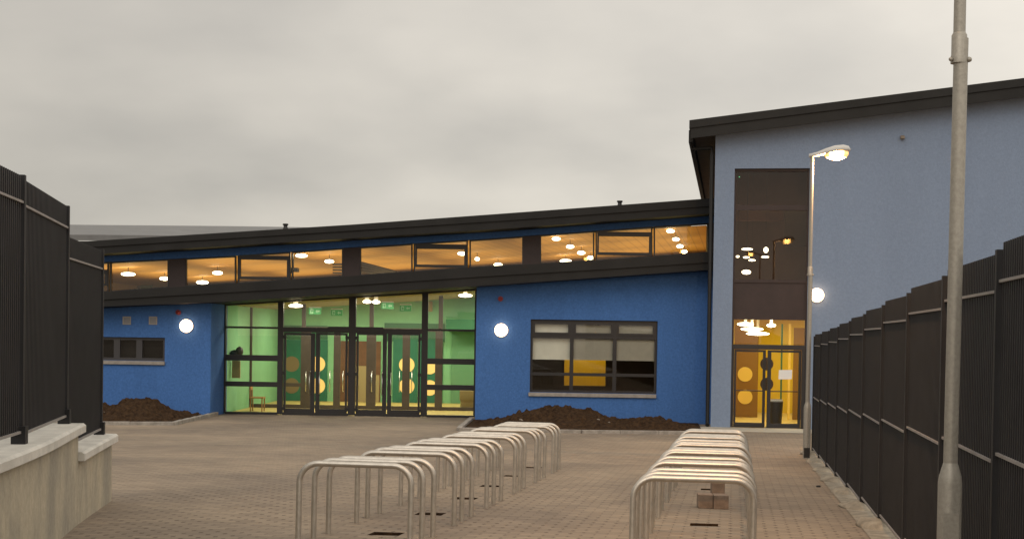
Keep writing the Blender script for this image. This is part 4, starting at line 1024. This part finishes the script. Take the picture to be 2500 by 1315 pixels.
# tall window and doors
gq = .10
def GX(x, y=800): return G.px(x, y, gq)[0]
def GZ(y, x=1875): return G.px(x, y, gq)[1]
o0, o1 = ho[0], ho[1]; ztop_ = ho[3]
zbase = gz_(*G.w(1, 0, 0).xy) + .01
tw = MB()
tw.box(G, o0, o0 + .05, gq, gq + .12, GZ(842), ztop_); tw.box(G, o1 - .05, o1, gq, gq + .12, GZ(842), ztop_)
tw.box(G, o0 + .05, o1 - .05, gq + .002, gq + .118, ztop_ - .075, ztop_)
tw.box(G, o0 + .05, o1 - .05, gq + .002, gq + .118, GZ(513), GZ(500))
tw.box(G, o0 + .05, o1 - .05, gq + .002, gq + .118, GZ(690), GZ(682))
tw.box(G, o0 + .05, o1 - .05, gq + .03, gq + .10, GZ(776), GZ(690))           # spandrel
tw.box(G, o0 + .05, o1 - .05, gq + .002, gq + .118, GZ(780), GZ(775))
tall = tw.build('window', M['frame_b'] if 'frame_b' in M else M['infill'], gb_)
pane(G, rect(o0 + .05, o1 - .05, GZ(500), ztop_ - .075), gq + .06, tall, M['glass_tint']); pane(G, rect(o0 + .05, o1 - .05, GZ(682), GZ(513)), gq + .06, tall, M['glass_tint'])
pane(G, rect(o0 + .05, o1 - .05, GZ(841), GZ(780)), gq + .06, tall)
df = MB(); d0, d1 = GX(1785, 950), GX(1962, 950)
df.box(G, o0, o1, gq - .01, gq + .13, GZ(853), GZ(841)); df.box(G, o0, o0 + .075, gq, gq + .12, zbase, GZ(853)); df.box(G, o1 - .12, o1, gq, gq + .12, zbase, GZ(853))
dfr = df.build('door_frame', M['frame_b'] if 'frame_b' in M else M['frame'], gb_)
mid = GX(1879, 950); zt = GZ(854)
def gleaf(F2, a, b, st_l, st_r, q_):
    R_ = rect(a, b, zbase + .01, zt); I = [(a + st_l, zbase + .13), (b - st_r, zbase + .13), (b - st_r, zt - .06), (a + st_l, zt - .06)]
    m_ = MB(); m_.ring(F2, R_, I, q_, q_ + .06); o = m_.build('door', M['frame_b'] if 'frame_b' in M else M['frame'], gb_)
    pane(F2, I, q_ + .03, o)
    m_ = MB(); zp = zbase + 1.02; m_.tube([F2.w(a + .05, q_ + .12, zp), F2.w(b - .05, q_ + .12, zp)], .016, 8); m_.build('push_bar', M['infill'], o)
    return o
gleaf(G, o0 + .08, mid - .12, .06, .08, gq + .03)
# right leaf stands slightly open: hinged at its right jamb
hinge = G.w(o1 - .125, gq + .03, 0); H_ = Frame(hinge.x, hinge.y, 9.2 - 16)
wl_ = (o1 - .125) - (mid - .12)
rl = gleaf(H_, -wl_ + .02, -.005, .09, .06, 0.0)
pp = H_.px(1917, 914, -.01)
m_ = MB(); m_.prism(H_, [(pp[0] - .19, pp[1] - .13), (pp[0] + .19, pp[1] - .12), (pp[0] + .20, pp[1] + .135), (pp[0] - .18, pp[1] + .13)], -.008, -.004)
tag(m_.build('notice', M['paper'], base=H_.w(pp[0], -.005, pp[1])), 'white paper notice taped to the right gable door', 'notice')
# interior: yellow ground floor lobby, dim landing above
zmid = GZ(740)
roombox(G, .42, 4.6, .36, 8.0, zbase, GZ(772) + .15, M['yellow'], gb_, floor=M['vinyl'])
def gpanel(nm, x0, x1, y0, y1, q_, m, d=.06, parent=gb_):
    a, b = G.px(x0, y1, q_), G.px(x1, y0, q_); m_ = MB(); m_.box(G, a[0], b[0], q_, q_ + d, max(a[1], zbase + .003), b[1]); return m_.build(nm, m, parent)
gd = gpanel('interior_door', 1790, 1853, 795, 1026, 5.0, M['ochre_dk'])
for y, m2_ in ((913, M['yellow_lt']), (968, M['yellow_lt'])):
    c = G.px(1819, y, 4.98); P = [(c[0] + .23 * math.cos(k / 12 * math.pi), c[1] + .23 * math.sin(k / 12 * math.pi)) for k in range(24)]
    m_ = MB(); m_.prism(G, P, 4.97, 4.995); m_.build('porthole', m2_, gd)
gpanel('interior_pier', 1904, 1912, 790, 1012, 4.6, M['green_dk'], .2); gpanel('interior_pier', 1922, 1932, 790, 1034, 4.2, M['yellow_lt'], .2)
gpanel('interior_door', 1934, 1975, 800, 1030, 4.3, M['ochre_dk'])
for y in (888, 937):
    c = G.px(1872, y, 2.0); P = [(c[0] + .19 * math.cos(k / 12 * math.pi), c[1] + .19 * math.sin(k / 12 * math.pi)) for k in range(24)]
    m_ = MB(); m_.prism(G, P, 2.0, 2.02); o = m_.build('wall_roundel', M['infill'], gb_)
s_, _ = G.px(1893, 1040, 1.0); p = G.w(s_, 1.0, zbase)
r_ = thing('litter_bin', p, 'black litter bin with pale liner behind the half open gable doors', 'bin')
m_ = MB(); m_.tube([p + Vector((0, 0, .01)), p + Vector((0, 0, .72))], [.17, .21], 16); m_.build('body', M['black'], r_)
m_ = MB(); m_.tube([p + Vector((0, 0, .70)), p + Vector((0, 0, .76))], [.214, .19], 16, False); m_.build('liner', M['paper'], r_)
lab = {0: 'left bright ceiling light over the gable doors', 1: 'right short ceiling light over the gable doors', 2: 'broad bright ceiling light low in the gable door fanlight', 3: 'lowest ceiling light in the gable door fanlight'}
for i, (x, y, w_, q_) in enumerate(((1820, 791, .24, 1.6), (1883, 794, .13, 1.8), (1836, 803, .34, 3.0), (1850, 814, .36, 4.2))):
    s_, z_ = G.px(x, y, q_); r_ = thing('ceiling_light', G.w(s_, q_, z_ + .1), lab[i], 'ceiling light', 'lights over the gable doors')
    m_ = MB(); m_.ell(G.w(s_, q_, z_), w_, .15, .055, 16, 8); m_.build('diffuser', M['tube'], r_)
    m_ = MB(); m_.box(G, s_ - .04, s_ + .04, q_ - .04, q_ + .04, z_ + .04, GZ(772) + .14); m_.build('mount', M['white'], r_)
area('gable_lamp', G.w(1.8, 2.0, GZ(772) + .08), 1.6, 90, (1, .88, .55)); area('gable_lamp', G.w(2.4, 5.6, GZ(772) + .08), 1.6, 70, (1, .88, .55))
roombox(G, .42, 5.2, .36, 7.0, GZ(700), gw(1.5) - .4, M['greyroom'], gb_)
gpanel('bulkhead', 1795, 1912, 512, 538, 4.0, M['timber'], .3)
gpanel('bulkhead', 1915, 1990, 512, 600, 4.2, M['dkroom'], .3)
for i, (x, y, w_, h_, q_, lb) in enumerate(((1824, 608, .17, .035, 3.5, 'long pendant light topmost in the tall gable window'), (1801, 626, .05, .035, 4.0, 'small pendant light at the left edge of the tall gable window'), (1822, 628, .10, .03, 4.2, 'pendant light below the long one in the tall gable window'), (1836, 635, .11, .03, 4.6, 'slanting pendant light in the middle cluster of the tall gable window'), (1870, 610, .07, .09, 3.8, 'bulbous yellow pendant light in the tall gable window'), (1868, 627, .12, .03, 4.4, 'flat pendant light under the bulbous yellow one'), (1822, 664, .14, .07, 3.6, 'bowl pendant light lowest in the tall gable window'))):
    s_, z_ = G.px(x, y, q_); r_ = thing('pendant_light', G.w(s_, q_, z_), lb, 'pendant light', 'lights in the tall gable window')
    m_ = MB(); m_.ell(G.w(s_, q_, z_), w_, .1, h_, 14, 8); m_.build('diffuser', M['tube'], r_)
    m_ = MB(); m_.tube([G.w(s_, q_, z_ + h_), G.w(s_, q_, gw(1.5) - .42)], .003, 6); m_.build('cable', M['black'], r_)
area('landing_lamp', G.w(2.0, 3.5, gw(1.5) - .6), 1.5, 26, (1, .78, .5))
s_, z_ = G.px(1805, 432, .5); m_ = MB(); m_.ell(G.w(s_, .5, z_), .014, .014, .014, 8, 5); tag(m_.build('indicator_light', M['led'], base=G.w(s_, .5, z_)), 'tiny green light in the top corner of the tall gable window', 'indicator')
globe(G, 1995, 720, 'round lit wall lamp on the pale gable wall beside the lamp post', 0.0, .187)
s_, z_ = G.px(2203, 335, -.05); m_ = MB(); m_.box(G, s_ - .05, s_ + .05, -.10, -.002, z_ - .05, z_ + .04); m_.box(G, s_ - .03, s_ + .06, -.14, -.10, z_ - .045, z_ + .0)
tag(m_.build('wall_sensor', M['stone'], base=G.w(s_, 0, z_)), 'small square sensor high on the pale gable wall', 'sensor')
